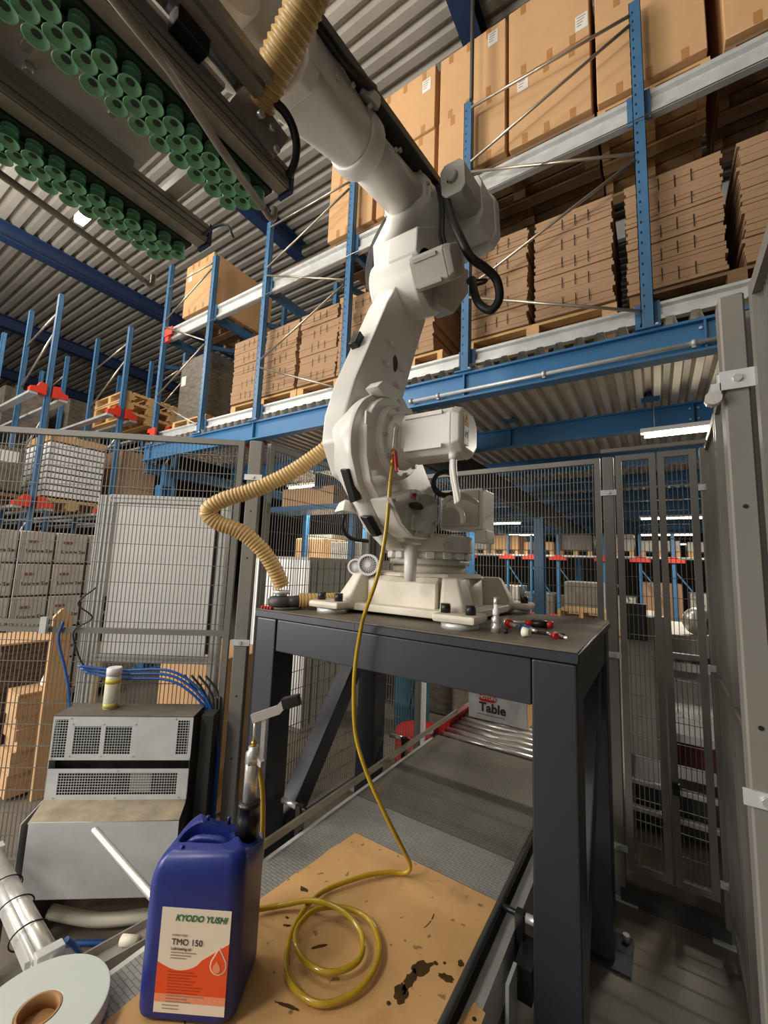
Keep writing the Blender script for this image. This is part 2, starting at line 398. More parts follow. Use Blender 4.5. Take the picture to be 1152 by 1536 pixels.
for z0, z1 in ((4.745, 4.935), (3.232, 3.350)):
    for i in range(1 if z0 < 4 else 1, len(xs)-1):
        x0, x1 = xs[i]+0.04, xs[i+1]-0.04
        if i == len(xs)-2: x1 = 1.3
        b = MB(); y0 = 3.035; h = z1-z0
        prof = [(y0, z0), (y0+0.05, z0), (y0+0.05, z1), (y0, z1), (y0, z1-h*0.16), (y0+0.026, z1-h*0.24), (y0+0.026, z0+h*0.32), (y0, z0+h*0.24)]
        b.prism(prof, 'x', x0, x1); bo = b.build('beam', M_galv, rk)
        for s, xe in ((1, x0), (-1, x1)):
            if abs(xe) > 1.2 and xe > 1: continue
            c = MB(); c.box(xe-0.004 if s > 0 else xe-0.03, xe+0.03 if s > 0 else xe+0.004, y0-0.008, y0-0.001, z0-0.03, z1+0.01); c.build('beam_connector', M_blue2, bo)
        b = MB(); b.box(x0, x1, 4.17, 4.22, z0, z1); b.build('beam', M_galv, rk)
b = MB(); b.cyl((-6.0, 2.945, 4.66), (1.3, 2.945, 4.66), 0.004, seg=6)
tag(b.build('guard_wire', M_zinc, at=(-2.3, 2.985, 4.66)), 'thin taut wire strung under the upper silver rack beams', 'wire')
b = MB(); b.cyl((-1.19, 2.94, 5.6), (-1.19, 2.94, 7.3), 0.018, seg=10)
tag(b.build('grey_pole', M_darkgrey, at=(-1.19, 2.99, 5.6)), 'slim dark grey pole rising above the second blue upright', 'pole')

# ---------------------------------------------------------------- pallets
def make_pallet(name, m, L=1.2, W=0.8):
    t = bpy.data.objects.new(name, None); COL.objects.link(t); t['_w'] = (0., 0., 0.)
    db = None
    for i in range(7):
        yy = -W/2+0.05+i*(W-0.10)/6
        if db is None:
            b = MB(); b.box(-L/2, L/2, -0.045, 0.045, 0.122, 0.144); db = b.build('deck_board', m, t); db.location = (0, yy, 0)
        else:
            c = db.copy(); COL.objects.link(c); c.parent = t; c.location = (0, yy, random.uniform(-.002, .002))
    bb = None
    for xx in (-L/2+0.05, 0, L/2-0.05):
        b = MB(); b.box(xx-0.05, xx+0.05, -W/2, W/2, 0.1, 0.1215); b.build('stringer_board', m, t)
    for xx in (-L/2+0.05, 0, L/2-0.05):
        for yy in (-W/2+0.07, 0, W/2-0.07):
            if bb is None:
                b = MB(); b.box(-0.05, 0.05, -0.07, 0.07, 0.022, 0.0995); bb = b.build('block', m, t); bb.location = (xx, yy, 0)
            else:
                c = bb.copy(); COL.objects.link(c); c.parent = t; c.location = (xx, yy, 0)
    for yy in (-W/2+0.05, 0, W/2-0.05):
        b = MB(); b.box(-L/2, L/2, yy-0.05, yy+0.05, 0.0, 0.0215); b.build('bottom_board', m, t)
    return t
palA = make_pallet('wooden_pallet', M_wood, 1.22, 0.82); palB = make_pallet('wooden_pallet', M_wood_o, 1.22, 0.82)
used = {}
def pallet(kind, loc, label, sx=1.0, rz=0.0, group='pallets on the rack'):
    src = palA if kind == 'A' else palB
    o = src if kind not in used else dup(src)
    used[kind] = 1
    o.location = loc; o.scale = (sx, 1, 1); o.rotation_euler = (0, 0, rz)
    return tag(o, label, 'pallet', group)

# ---------------------------------------------------------------- cartons, upper level
ordn = ['first', 'second', 'third', 'fourth', 'fifth', 'sixth', 'seventh', 'eighth', 'ninth', 'tenth', 'eleventh', 'twelfth']
def carton(x0, x1, y0, y1, z0, z1, label, group, m=None, sticker=None, tape=True, name='carton'):
    m = m or M_carton
    t = thing(name, label, 'carton', ((x0+x1)/2, (y0+y1)/2, z0), group)
    b = MB(); b.box(x0+.004, x1-.004, y0, y1, z0+.001, z1-.002); b.build('box', m, t, bevel=0.006, seg=1)
    if tape:
        for k in range(3):
            xx = x0+(x1-x0)*(0.22+0.28*k)+random.uniform(-.03, .03)
            c = MB(); c.box(xx-0.022, xx+0.022, y0-0.0012, y0-0.0002, z1-0.10, z1-0.004); c.build('tape', M_tape, t)
            c = MB(); c.box(xx-0.022, xx+0.022, y0-0.0012, y0-0.0002, z0+0.004, z0+0.09); c.build('tape', M_tape, t)
    if sticker:
        sx, sz = sticker; c = MB(); c.box(sx-0.045, sx+0.045, y0-0.0022, y0-0.0013, sz-0.07, sz+0.07); st = c.build('paper_label', M_paper, t)
        for k in range(4):
            c = MB(); c.box(sx-0.035, sx+0.03-0.01*k, y0-0.0028, y0-0.0023, sz+0.045-0.025*k, sz+0.053-0.025*k); c.build('print_line', M_greytext, st)
    return t
ucols = [(-2.93, -2.32), (-2.29, -1.62), (-1.58, -0.94), (-0.92, -0.28), (-0.25, 0.42), (0.50, 1.2)]
unames = ['leftmost column of the upper rack level', 'column just left of the dark gap above the robot elbow', 'column right of the dark gap above the robot elbow', 'column left of the tallest blue upright', 'column crossed by the tallest blue upright', 'column at the right edge of the picture']
for i, (x0, x1) in enumerate(ucols):
    stk = {1: [(1, x1-0.1, 0.52)], 2: [(1, x1-0.12, 0.57)], 3: [(1, x1-0.06, 0.16), (0, x0+0.12, 0.58)], 0: [(1, x1-0.1, 0.3)]}.get(i, [])
    zt = 5.10; hs = [0.66, 0.70] if i not in (4, 5) else [0.86, 0.8]
    for k, hh in enumerate(hs):
        s = [(a, z0) for (kk, a, z0) in stk if kk == k]
        carton(x0, x1, 3.10+random.uniform(-.012, .012), 4.15, zt, zt+hh, '%s tan carton in the %s' % (('lower', 'upper')[k], unames[i]), 'cartons on the upper rack level', sticker=(s[0][0], zt+s[0][1]) if s else None)
        zt += hh
for i, (xc, kd, lb) in enumerate(((-2.28, 'B', 'under the two leftmost upper carton columns'), (-0.93, 'B', 'under the cartons above the robot elbow'), (0.09, 'A', 'pale, under the carton crossed by the tallest upright'), (0.85, 'B', 'at the right edge of the upper level'))):
    pallet(kd, (xc, 3.55, 4.945), 'wooden pallet %s' % lb, 1.08 if i < 2 else 0.56)

# ---------------------------------------------------------------- brown bundles, lower level
def bundle_mesh(w_, d_, h_, seed):
    r = random.Random(seed); b = MB(); n = 6; z = 0
    for k in range(n):
        dz = h_/n; j = [r.uniform(-.009, .009) for _ in range(4)]
        b.box(-w_/2+j[0], w_/2+j[1], -d_/2+j[2]*.6, d_/2+j[3], z+0.0006, z+dz-0.0006); z += dz
    o = b.build('cardboard_bundle', M_carton_d); me = o.data; bpy.data.objects.remove(o); return me
bms = [bundle_mesh(0.535, 1.0, 0.165, s) for s in range(5)]
lcols = [-4.17, -3.58, -2.99, -2.43, -1.87, -1.04, -0.44, 0.18, 0.80]
slit = MB(); slit.box(-0.003, 0.003, -0.001, 0.0, 0.02, 0.11); sl_o = slit.build('slit', M_black); sl_me = sl_o.data; bpy.data.objects.remove(sl_o)
lnm = ['leftmost stack', 'second stack from the left', 'third stack from the left', 'stack left of the robot arm', 'stack behind the robot arm', 'stack right of the robot elbow', 'stack just left of the tallest blue upright', 'stack right of the tallest blue upright', 'stack at the right picture edge']
for i, xc in enumerate(lcols):
    for k in range(5):
        o = bpy.data.objects.new('cardboard_bundle', random.choice(bms)); COL.objects.link(o)
        o.location = (xc+random.uniform(-.008, .008), 3.62+random.uniform(-.008, .008), 3.505+0.1655*k); o['_w'] = tuple(o.location)
        tag(o, 'brown cardboard bundle, %s layer up, %s' % (ordn[k], lnm[i]), 'bundle', 'flat cardboard bundles on the lower rack level')
        for sx in (-0.07, 0.02, 0.11):
            s = bpy.data.objects.new('slit', sl_me); COL.objects.link(s); s.parent = o; s.location = (sx, -0.506, random.choice((0, 0.02)))
for i, (xc, kd) in enumerate(((-3.875, 'A'), (-2.71, 'A'), (-1.81, 'A'), (-0.74, 'A'), (0.49, 'B'))):
    pallet(kd, (xc, 3.55, 3.356), 'pallet under the brown bundles, %s from the left on the lower level' % ordn[i], 0.945 if i not in (2,) else 0.49)
# goods at the left end of the rack
t = thing('wrapped_load', 'stretch wrapped brown load with a white label at the left rack end', 'load', (-5.36, 3.6, 3.49))
b = MB(); b.box(-5.72, -5.02, 3.15, 4.1, 3.495, 4.42); b.build('goods', M_wrap, t, bevel=0.03)
b = MB(); b.box(-5.66, -5.55, 3.144, 3.149, 4.02, 4.16); b.build('paper_label', M_paper, t)
pallet('A', (-5.38, 3.55, 3.356), 'pallet under the stretch wrapped load at the left rack end', 0.65)
carton(-5.78, -5.10, 3.12, 4.2, 5.10, 5.92, 'single tan carton on the upper level at the left rack end', 'cartons on the upper rack level', sticker=(-5.66, 5.72))
pallet('B', (-5.44, 3.6, 4.945), 'pallet under the single carton at the left rack end', 0.62)
carton(-3.05, -2.66, 3.5, 4.1, 4.336, 4.72, 'shaded brown carton with white label behind the brown bundles', 'cartons behind the bundles', sticker=(-2.87, 4.52), tape=False)
carton(-2.45, -2.17, 3.5, 4.1, 4.336, 4.66, 'small shaded carton with white label right of a taller one', 'cartons behind the bundles', sticker=(-2.32, 4.55), tape=False)
t = thing('wrapped_load', 'dark film wrapped load behind the third upright', 'load', (-3.6, 4.9, 3.21))
b = MB(); b.box(-4.0, -3.3, 4.4, 5.2, 3.207, 4.95); b.build('goods', M_wrap, t, bevel=0.03)
b = MB(); b.box(-5.96, -5.86, 2.99, 3.03, 4.70, 4.93); b.box(-5.97, -5.75, 2.975, 2.99, 4.78, 4.90)
tag(b.build('beam_guard', M_red, at=(-5.9, 3.0, 4.7)), 'red steel guard at the left end of the upper silver beam', 'guard')
for (z, lb) in ((3.22, 'lower'),):
    b = MB(); b.box(-6.05, -5.85, 2.94, 2.965, z, z+0.16); b.box(-6.05, -5.98, 2.94, 3.1, z, z+0.1)
    tag(b.build('beam_guard', M_red, at=(-5.95, 2.95, z)), 'red steel guard at the foot of the leftmost mezzanine upright', 'guard')

# ================================================================== SAFETY FENCE
def mesh_part(p0, p1, z0, z1, parent, sv=0.02, sh=0.1, r=0.0016, zoff=0.0):
    p0, p1 = Vector((p0[0], p0[1], 0)), Vector((p1[0], p1[1], 0)); d = p1-p0; L = d.length; d.normalize()
    nr = Vector((-d.y, d.x, 0)); b = MB(); n = int(L/sv)
    def wire(a, c, u, v):
        u = u*r; v = v*r
        b.faces([a-u-v, a+u-v, a+u+v, a-u+v, c-u-v, c+u-v, c+u+v, c-u+v], [(0,4,5,1),(1,5,6,2),(2,6,7,3),(3,7,4,0)])
    for i in range(1, n):
        q = p0+d*(L*i/n); wire(q+Vector((0,0,z0)), q+Vector((0,0,z1)), d, nr)
    k = int((z1-z0)/sh)
    for i in range(1, k+1):
        z = Vector((0,0,z0+i*sh-zoff)); wire(p0+z+nr*0.0034, p1+z+nr*0.0034, Vector((0,0,1)), nr)
    o = b.build('wire_mesh', M_wire, parent); o['kind'] = 'stuff'; return o
def fence_panel(label, p0, p1, z0=0.12, z1=2.24, mid=None, tw=0.03, name='fence_panel', cat='fence panel'):
    t = thing(name, label, cat, (p0[0], p0[1], z0), 'wire mesh safety fence')
    a, c = Vector((p0[0], p0[1], 0)), Vector((p1[0], p1[1], 0))
    for z in (z0+tw/2, z1-tw/2):
        d = (c-a).normalized()*tw/2
        b = MB(); b.bar(a+d*2+Vector((0,0,z)), c-d*2+Vector((0,0,z)), tw*0.97, tw); b.build('frame_rail', M_fence, t)
    d = (c-a).normalized()*tw/2
    for q in (a+d, c-d):
        b = MB(); b.bar(q+Vector((0,0,z0)), q+Vector((0,0,z1)), tw, tw, up=(d.x, d.y, 0)); b.build('frame_upright', M_fence, t)
    if mid:
        b = MB(); b.bar(a+d*2+Vector((0,0,mid)), c-d*2+Vector((0,0,mid)), tw*0.97, tw*0.85); b.build('mid_rail', M_fence, t)
    mesh_part(p0, p1, z0+tw, z1-tw, t)
    return t
def fence_post(label, x, y, wx, wy, z1=2.24, ang=0.0, holes=None):
    t = thing('fence_post', label, 'fence post', (x, y, 0), 'posts of the safety fence')
    R = Matrix.Translation((x, y, 0)) @ Matrix.Rotation(ang, 4, 'Z')
    b = MB(); b.M = R; b.box(-wx/2, wx/2, -wy/2, wy/2, 0.008, z1); b.build('post', M_fence, t, bevel=0.004, seg=1)
    b = MB(); b.M = R; b.box(-wx/2-0.05, wx/2+0.05, -wy/2-0.03, wy/2+0.03, 0, 0.008); b.build('foot_plate', M_galv, t)
    for zz in (0.22, 1.15, 2.02):
        b = MB(); b.M = R; b.box(-wx/2-0.012, wx/2+0.012, -wy/2-0.006, -wy/2, zz, zz+0.03); c = b.build('clamp', M_galv, t)
        b = MB(); b.M = R; b.cyl((0, -wy/2-0.014, zz+0.015), (0, -wy/2-0.006, zz+0.015), 0.009, seg=6); b.build('bolt', M_steel, c)
    if holes:
        for zz in holes:
            b = MB(); b.M = R; b.cyl((0.0, -wy/2-0.001, zz), (0.0, -wy/2+0.002, zz), 0.005, seg=8); b.build('hole', M_black, t)
    return t
EN = Vector((0.789, 0.614, 0)).normalized(); NN = Vector((0.614, -0.789, 0)).normalized()
def EP(u, c): return EN*u+NN*c
ang_l = math.atan2(EN.y, EN.x)
a0, a1 = EP(-0.60, -2.284), EP(-2.75, -2.284)
fence_panel('angled mesh fence panel at the left behind the grey control unit', (a0.x, a0.y), (a1.x, a1.y), mid=1.205)
a0, a1 = EP(-1.48, -2.262), EP(-2.75, -2.262)
t = thing('latch_bar', 'short grey latch bar clamped across the left fence panel', 'bar', (a0.x, a0.y, 1.235))
b = MB(); b.bar((a0.x, a0.y, 1.245), (a1.x, a1.y, 1.245), 0.012, 0.022); b.build('bar', M_fence, t)
b = MB(); b.M = Matrix.Translation((a0.x, a0.y, 0)) @ Matrix.Rotation(ang_l, 4, 'Z'); b.box(-0.03, 0.0, -0.022, 0.0, 1.19, 1.27); b.build('clamp', M_galv, t)
fence_post('grey fence post at the left corner beside the table', -1.825, 1.475, 0.07, 0.05, ang=ang_l*0.9, holes=(0.6, 0.9, 1.6, 1.85))
fence_panel('mesh fence panel running away behind the left end of the table', (-1.79, 1.53), (-1.79, 2.55))
fence_post('grey fence post at the hidden back left corner', -1.79, 2.59, 0.05, 0.05)
fence_panel('mesh fence panel behind the robot with the conveyor passing below', (-1.75, 2.6), (-0.245, 2.6), z0=0.98)
fence_panel('low mesh fence panel left of the conveyor opening', (-1.75, 2.6), (-1.36, 2.6), z1=0.965)
b = MB(); b.box(-1.345, -1.32, 2.588, 2.612, 0.0, 0.975); tag(b.build('opening_post', M_panelw, at=(-1.33, 2.6, 0)), 'thin pale post at the left of the conveyor opening', 'post')
fence_post('grey fence post between the back panel and the wire gate', -0.205, 2.6, 0.055, 0.05)
fence_panel('left narrow leaf of the wire gate', (-0.168, 2.585), (0.018, 2.585), z0=0.15, name='gate_leaf', cat='gate')
g = fence_panel('right narrow leaf of the wire gate with a cross bar', (0.026, 2.585), (0.192, 2.585), z0=0.15, mid=1.20, name='gate_leaf', cat='gate')
b = MB(); b.box(0.03, 0.06, 2.545, 2.568, 0.56, 0.61); b.cyl((0.045, 2.545, 0.585), (0.045, 2.53, 0.585), 0.012, seg=8); b.build('latch', M_black, g)
fence_post('slim grey post at the right hand side of the wire gate', 0.222, 2.585, 0.035, 0.05)
b = MB(); b.bar((-0.24, 2.59, 2.275), (0.24, 2.59, 2.275), 0.03, 0.02)
tag(b.build('gate_lintel', M_fence, at=(0, 2.59, 2.26)), 'thin grey rail bridging the posts above the wire gate', 'rail')
b = MB(); b.box(-0.2, 0.22, 2.55, 2.64, 0, 0.055); tag(b.build('door_sill', M_darkgrey, at=(0, 2.6, 0)), 'dark floor sill beneath the wire gate', 'sill')
fence_panel('far mesh panel of the right hand fence', (0.236, 2.53), (0.226, 2.02), mid=1.135)
fence_panel('middle mesh panel of the right hand fence', (0.225, 1.985), (0.205, 1.25), mid=1.135)
fence_post('thick grey fence post at the right edge with a steel strap', 0.166, 1.185, 0.046, 0.06, holes=(0.5, 0.8, 1.3, 1.75))
fence_panel('near mesh panel of the fence cut by the right picture edge', (0.212, 1.15), (0.2, 0.25), mid=1.135, tw=0.034)
t = thing('strap_hinge', 'bright steel strap with a bolt on the thick right post', 'bracket', (0.165, 1.152, 2.0))
b = MB(); b.box(0.135, 0.195, 1.146, 1.152, 2.012, 2.055); b.build('strap', M_galv, t)
b = MB(); b.box(0.119, 0.137, 1.146, 1.20, 2.005, 2.03); b.build('lug', M_galv, t)
b = MB(); b.cyl((0.122, 1.135, 1.995), (0.122, 1.160, 1.995), 0.016, seg=10); b.build('bolt', M_steel, t)

M_gdust = mat('dusty_grey_top', (112,104,92), 0.8, rgb2=(88,82,74), scale=8)
# ================================================================== CONTROL UNIT IN FRONT OF THE LEFT FENCE
MC = Matrix(((EN.x, NN.x, 0, 0), (EN.y, NN.y, 0, 0), (0, 0, 1, 0), (0, 0, 0, 1)))
uc = EP(-0.99, -2.1)
cu = thing('control_unit', 'dusty grey sheet metal cooling unit with fan grilles below the fence', 'machine', (uc.x, uc.y, 0.0))
def CU(): b = MB(); b.M = MC; return b
u0, u1 = -1.30, -0.685
def plate_with_holes(b, u0, u1, z0, z1, c, holes, th=0.003):
    us = sorted({u0, u1, *[h[0] for h in holes], *[h[1] for h in holes]}); zs = sorted({z0, z1, *[h[2] for h in holes], *[h[3] for h in holes]})
    for i in range(len(us)-1):
        for j in range(len(zs)-1):
            cu_, cz = (us[i]+us[i+1])/2, (zs[j]+zs[j+1])/2
            if any(h[0] < cu_ < h[1] and h[2] < cz < h[3] for h in holes): continue
            b.box(us[i], us[i+1], c-th, c, zs[j], zs[j+1])
h1 = [(-1.292, -1.235, 0.675, 0.84), (-1.205, -1.09, 0.69, 0.81), (-1.07, -0.955, 0.69, 0.81), (-0.752, -0.70, 0.69, 0.838)]
b = CU(); plate_with_holes(b, u0, u1, 0.665, 0.852, -2.10, h1); fp = b.build('fan_plate', M_sheet, cu)
h2 = [(-1.25, -0.735, 0.518, 0.612)]
b = CU(); plate_with_holes(b, u0, u1, 0.498, 0.628, -2.10, h2); fp2 = b.build('vent_plate', M_sheet, cu)
def grille(hs, parent, c):
    b = CU()
    for (a, d, z0, z1) in hs:
        x = a
        while x < d: b.box(x-0.0009, x+0.0009, c-0.003, c-0.001, z0, z1); x += 0.0115
        z = z0
        while z < z1: b.box(a, d, c-0.003, c-0.001, z-0.0009, z+0.0009); z += 0.0115
    o = b.build('grille', M_sheet, parent); o['kind'] = 'stuff'
grille(h1, fp, -2.10); grille(h2, fp2, -2.10)
def fan(u, z, r, parent, cc=-2.118):
    b = CU(); b.cyl((u, cc-0.02, z), (u, cc, z), r*0.38, seg=14)
    for k in range(7):
        a = 2*PI*k/7
        b.faces([(u+math.cos(a)*r*.3, cc-0.005, z+math.sin(a)*r*.3), (u+math.cos(a+.25)*r, cc-0.014, z+math.sin(a+.25)*r), (u+math.cos(a+.75)*r, cc-0.004, z+math.sin(a+.75)*r), (u+math.cos(a+.6)*r*.3, cc-0.002, z+math.sin(a+.6)*r*.3)], [(0,1,2,3)])
    b.ring((u, cc-0.02, z), (0, 1, 0), r*1.08, r*1.0, 0.02, 20)
    b.build('fan', M_blackp, parent)
for u in (-1.147, -1.012): fan(u, 0.75, 0.055, fp)
for u in (-1.17, -1.03, -0.80): fan(u, 0.565, 0.045, fp2)
b = CU(); b.box(-0.945, -0.855, -2.125, -2.112, 0.525, 0.605); b.build('filter', M_gplate, fp2)
b = CU(); b.box(u0+0.003, u1-0.003, -2.26, -2.145, 0.20, 0.845); b.build('body', M_black, cu)
b = CU(); b.box(u0, u1, -2.268, -2.10, 0.8525, 0.857); b.build('top_cover', M_gdust, cu)
b = CU(); b.faces([(u0, -2.10, 0.498), (u1, -2.10, 0.498), (u1+0.02, -1.97, 0.485), (u0+0.03, -1.97, 0.475), (u0, -2.104, 0.494), (u1, -2.104, 0.494), (u1+0.02, -1.974, 0.481), (u0+0.03, -1.974, 0.471)], [(0,1,2,3),(7,6,5,4),(0,4,5,1),(1,5,6,2),(2,6,7,3),(3,7,4,0)]); b.build('sloped_ledge', M_dust, cu)
b = CU(); b.box(u0+0.035, u1+0.02, -1.974, -1.970, 0.19, 0.4795); b.build('skirt_plate', M_sheet, cu)
b = CU(); b.prism([(-2.26, 0.19), (-1.975, 0.19), (-1.975, 0.47), (-2.10, 0.50), (-2.10, 0.665), (-2.12, 0.852), (-2.26, 0.852)], 'x', u1-0.003, u1); b.build('side_panel', M_darkgrey, cu)
b = CU(); b.prism([(-2.26, 0.19), (-1.975, 0.19), (-1.975, 0.47), (-2.10, 0.50), (-2.10, 0.665), (-2.12, 0.852), (-2.26, 0.852)], 'x', u0, u0+0.003); b.build('side_panel', M_sheet, cu)
for uu in (u0+0.05, u1-0.05):
    b = CU(); b.box(uu-0.02, uu+0.02, -2.24, -2.0, 0.0, 0.19); b.build('foot', M_darkgrey, cu)
for (uu, zz) in ((-1.29, .672), (-1.225, .845), (-.69, .672), (-.765, .845), (-1.215, .682), (-1.08, .682), (-.94, .682), (-1.215, .82), (-1.08, .82), (-.94, .82), (-1.262, .507), (-.722, .507), (-1.0, .62), (-1.0, .507)):
    b = CU(); b.cyl((uu, -2.10, zz), (uu, -2.0975, zz), 0.004, seg=6); b.build('screw', M_galv, cu)
# grey cable cover beside it
b = CU(); b.box(-0.668, -0.612, -2.25, -2.16, 0.0, 0.84); a0 = EP(-.615, -2.2)
tag(b.build('cable_cover', M_darkgrey, at=(a0.x, a0.y, 0)), 'dark grey upright cable cover between the cooling unit and the fence post', 'cover')
# spray can
q = EP(-1.19, -2.2); q = Vector((-2.228, 1.054, 0.857))
sc = thing('spray_can', 'white and yellow banded spray can standing on the cooling unit', 'spray can', tuple(q))
b = MB(); b.lathe([(0.030, 0), (0.033, 0.004), (0.033, 0.145), (0.028, 0.155)], q, seg=20); b.build('can', M_can_w, sc)
b = MB(); b.lathe([(0.0335, 0.118), (0.0335, 0.138)], q, seg=20); b.build('yellow_band', mat('yellow_band', (214,190,60), 0.4, var=0.05), sc)
b = MB(); b.lathe([(0.0335, 0.006), (0.0335, 0.028)], q, seg=20); b.build('lower_band', mat('olive_band', (190,180,90), 0.4, var=0.2, scale=30), sc)
b = MB(); b.lathe([(0.033, 0.155), (0.033, 0.186), (0.030, 0.190)], q, seg=20); b.build('cap', M_panelw, sc)

# ================================================================== ALUMINIUM FRAME WITH WHITE PANEL (behind the fence)
E2 = Vector((0.835, 0.55, 0)).normalized(); N2 = Vector((0.55, -0.835, 0)).normalized()
M2 = Matrix(((E2.x, N2.x, 0, 0), (E2.y, N2.y, 0, 0), (0, 0, 1, 0), (0, 0, 0, 1)))
p = E2*(-1.28)+N2*(-2.42)
fr = thing('panel_frame', 'aluminium profile frame holding a large white panel behind the left fence', 'frame', (p.x, p.y, 0))
def FB(): b = MB(); b.M = M2; return b
def profile(b, u0, u1, z0, z1, c, w=0.045, vert=True):
    if vert:
        um = (u0+u1)/2
        b.box(u0, um-0.004, c-w, c, z0, z1); b.box(um+0.004, u1, c-w, c, z0, z1); b.box(um-0.004, um+0.004, c-w+0.004, c-0.008, z0, z1)
    else:
        zm = (z0+z1)/2
        b.box(u0, u1, c-w, c, z0, zm-0.004); b.box(u0, u1, c-w, c, zm+0.004, z1); b.box(u0, u1, c-w+0.004, c-0.008, zm-0.004, zm+0.004)
for (a, d) in ((-1.665, -1.62), (-1.61, -1.575), (-0.945, -0.90)):
    b = FB(); profile(b, a, d, 0.35 if a < -1.6 or a > -1 else 1.0, 1.935, -2.40); b.build('profile_post', M_alu, fr)
for (z0, z1) in ((1.895, 1.94), (1.0, 1.035), (0.45, 0.49)):
    b = FB(); profile(b, -1.6, -0.945, z0, z1, -2.402, vert=False); b.build('profile_rail', M_alu, fr)
b = FB(); b.box(-1.56, -0.98, -2.44, -2.415, 1.04, 1.893)
b.build('white_panel', M_panelw, fr)
b = FB(); b.box(-1.59, -1.56, -2.46, -2.42, 1.10, 1.25); b.box(-1.595, -1.555, -2.455, -2.42, 1.27, 1.35); b.build('connector', M_blackp, fr)
b = FB(); b.box(-0.985, -0.955, -2.46, -2.43, 1.05, 1.8); b.build('edge_seal', M_blackp, fr)
for uu in (-1.64, -0.92):
    b = FB(); b.box(uu-0.03, uu+0.03, -2.46, -2.38, 0.0, 0.35); b.build('foot', M_alu, fr)
# blue cables
def cable(name, label, pts, r, m, cat='cable', n=10, group=None):
    P = spline(pts, n); b = MB(); b.tube(P, r, 8); return tag(b.build(name, m, at=pts[0]), label, cat, group)

# ================================================================== TABLE (robot stand)
TX0, TX1, TY0, TY1, TZ = -1.56, -0.19, 1.32, 2.28, 1.37
tb = thing('robot_table', 'heavy grey blue steel table straddling the conveyor and carrying the robot', 'table', ((TX0+TX1)/2, (TY0+TY1)/2, 0))
b = MB(); b.box(TX0, TX1, TY0, TY1, TZ-0.036, TZ-0.003); b.build('top_plate', M_table, tb, bevel=0.004, seg=1)
b = MB(); b.box(TX0+0.004, TX1-0.004, TY0+0.004, TY1-0.004, TZ-0.003, TZ); b.build('worn_surface', M_tabletop, tb)
LW = 0.125
for x0 in (TX0+0.008, TX1-0.008-LW):
    for y0 in (TY0+0.008, TY1-0.008-LW):
        b = MB(); b.box(x0, x0+LW, y0, y0+LW, 0.012, TZ-0.037); b.build('leg', M_table, tb, bevel=0.008)
        b = MB(); b.box(x0-0.04, x0+LW+0.06, y0-0.03, y0+LW+0.05, 0, 0.012); fpl = b.build('foot_plate', M_table, tb)
        b = MB(); b.cyl((x0+LW+0.035, y0+LW+0.02, 0.012), (x0+LW+0.035, y0+LW+0.02, 0.04), 0.014, seg=6); b.build('anchor_bolt', M_galv, fpl)
for y0 in (TY0+0.014, TY1-0.014-0.08):
    b = MB(); b.box(TX0+LW+0.010, TX1-LW-0.010, y0, y0+0.08, 1.195, TZ-0.038); b.build('apron', M_table, tb, bevel=0.006)
for x0 in (TX0+0.014, TX1-0.014-0.08):
    b = MB(); b.box(x0, x0+0.08, TY0+LW+0.010, TY1-LW-0.010, 1.195, TZ-0.038); b.build('side_apron', M_table, tb, bevel=0.006)
for x0 in (TX0+0.07, TX1-0.07):
    b = MB(); b.bar((x0, TY0+0.15, 0.30), (x0, TY1-0.16, 1.17), 0.09, 0.10, up=(0, -0.7, 0.7)); b.build('diagonal_brace', M_table, tb, bevel=0.006)
b = MB(); b.box(-0.99, -0.985, TY0-0.001, TY0, TZ-0.034, TZ-0.003); b.build('weld_seam', M_darkgrey, tb)

# ================================================================== CONVEYOR
CX0, CX1, CZ = -1.235, -0.475, 0.50
cv = thing('belt_conveyor', 'low grey belt conveyor running under the robot table', 'conveyor', ((CX0+CX1)/2, 1.4, 0))
def belt_mat(name, rgb, per):
    m = mat(name, rgb, 0.5, 0.1, var=0.14, scale=4)
    nt = m.node_tree; N = nt.nodes; L = nt.links; bs = N['Principled BSDF']
    tc = N.new('ShaderNodeTexCoord'); bk = N.new('ShaderNodeTexBrick'); mp = N.new('ShaderNodeMapping')
    L.new(tc.outputs['Object'], mp.inputs[0]); L.new(mp.outputs[0], bk.inputs['Vector'])
    bk.inputs['Scale'].default_value = per; bk.inputs['Mortar Size'].default_value = 0.03; bk.inputs['Brick Width'].default_value = 0.9; bk.inputs['Row Height'].default_value = 0.34
    bk.inputs['Color1'].default_value = (1, 1, 1, 1); bk.inputs['Color2'].default_value = (.85, .85, .85, 1); bk.inputs['Mortar'].default_value = (0.1, 0.1, 0.1, 1)
    bp = N.new('ShaderNodeBump'); bp.inputs['Strength'].default_value = 0.7; bp.inputs['Distance'].default_value = 0.002
    old = bs.inputs['Base Color'].links[0].from_socket; mx = N.new('ShaderNodeMix'); mx.data_type = 'RGBA'; mx.blend_type = 'MULTIPLY'; mx.inputs[0].default_value = 0.55
    L.new(old, mx.inputs[6]); L.new(bk.outputs['Color'], mx.inputs[7]); L.new(mx.outputs[2], bs.inputs['Base Color'])
    L.new(bk.outputs['Color'], bp.inputs['Height']); L.new(bp.outputs[0], bs.inputs['Normal'])
    return m
M_belt = belt_mat('modular_belt', (150,148,142), 28); M_belt2 = belt_mat('dark_belt', (112,107,98), 22)
b = MB(); b.box(CX0, CX1, 0.15, 1.728, CZ-0.012, CZ); b.build('modular_belt', M_belt, cv)
b = MB(); b.box(CX0, CX1, 1.732, 2.62, CZ-0.012, CZ-0.001); b.build('dark_belt', M_belt2, cv)
b = MB(); b.box(CX0, CX1, 0.15, 2.62, CZ-0.085, CZ-0.0125); b.build('belt_bed', M_darkgrey, cv)
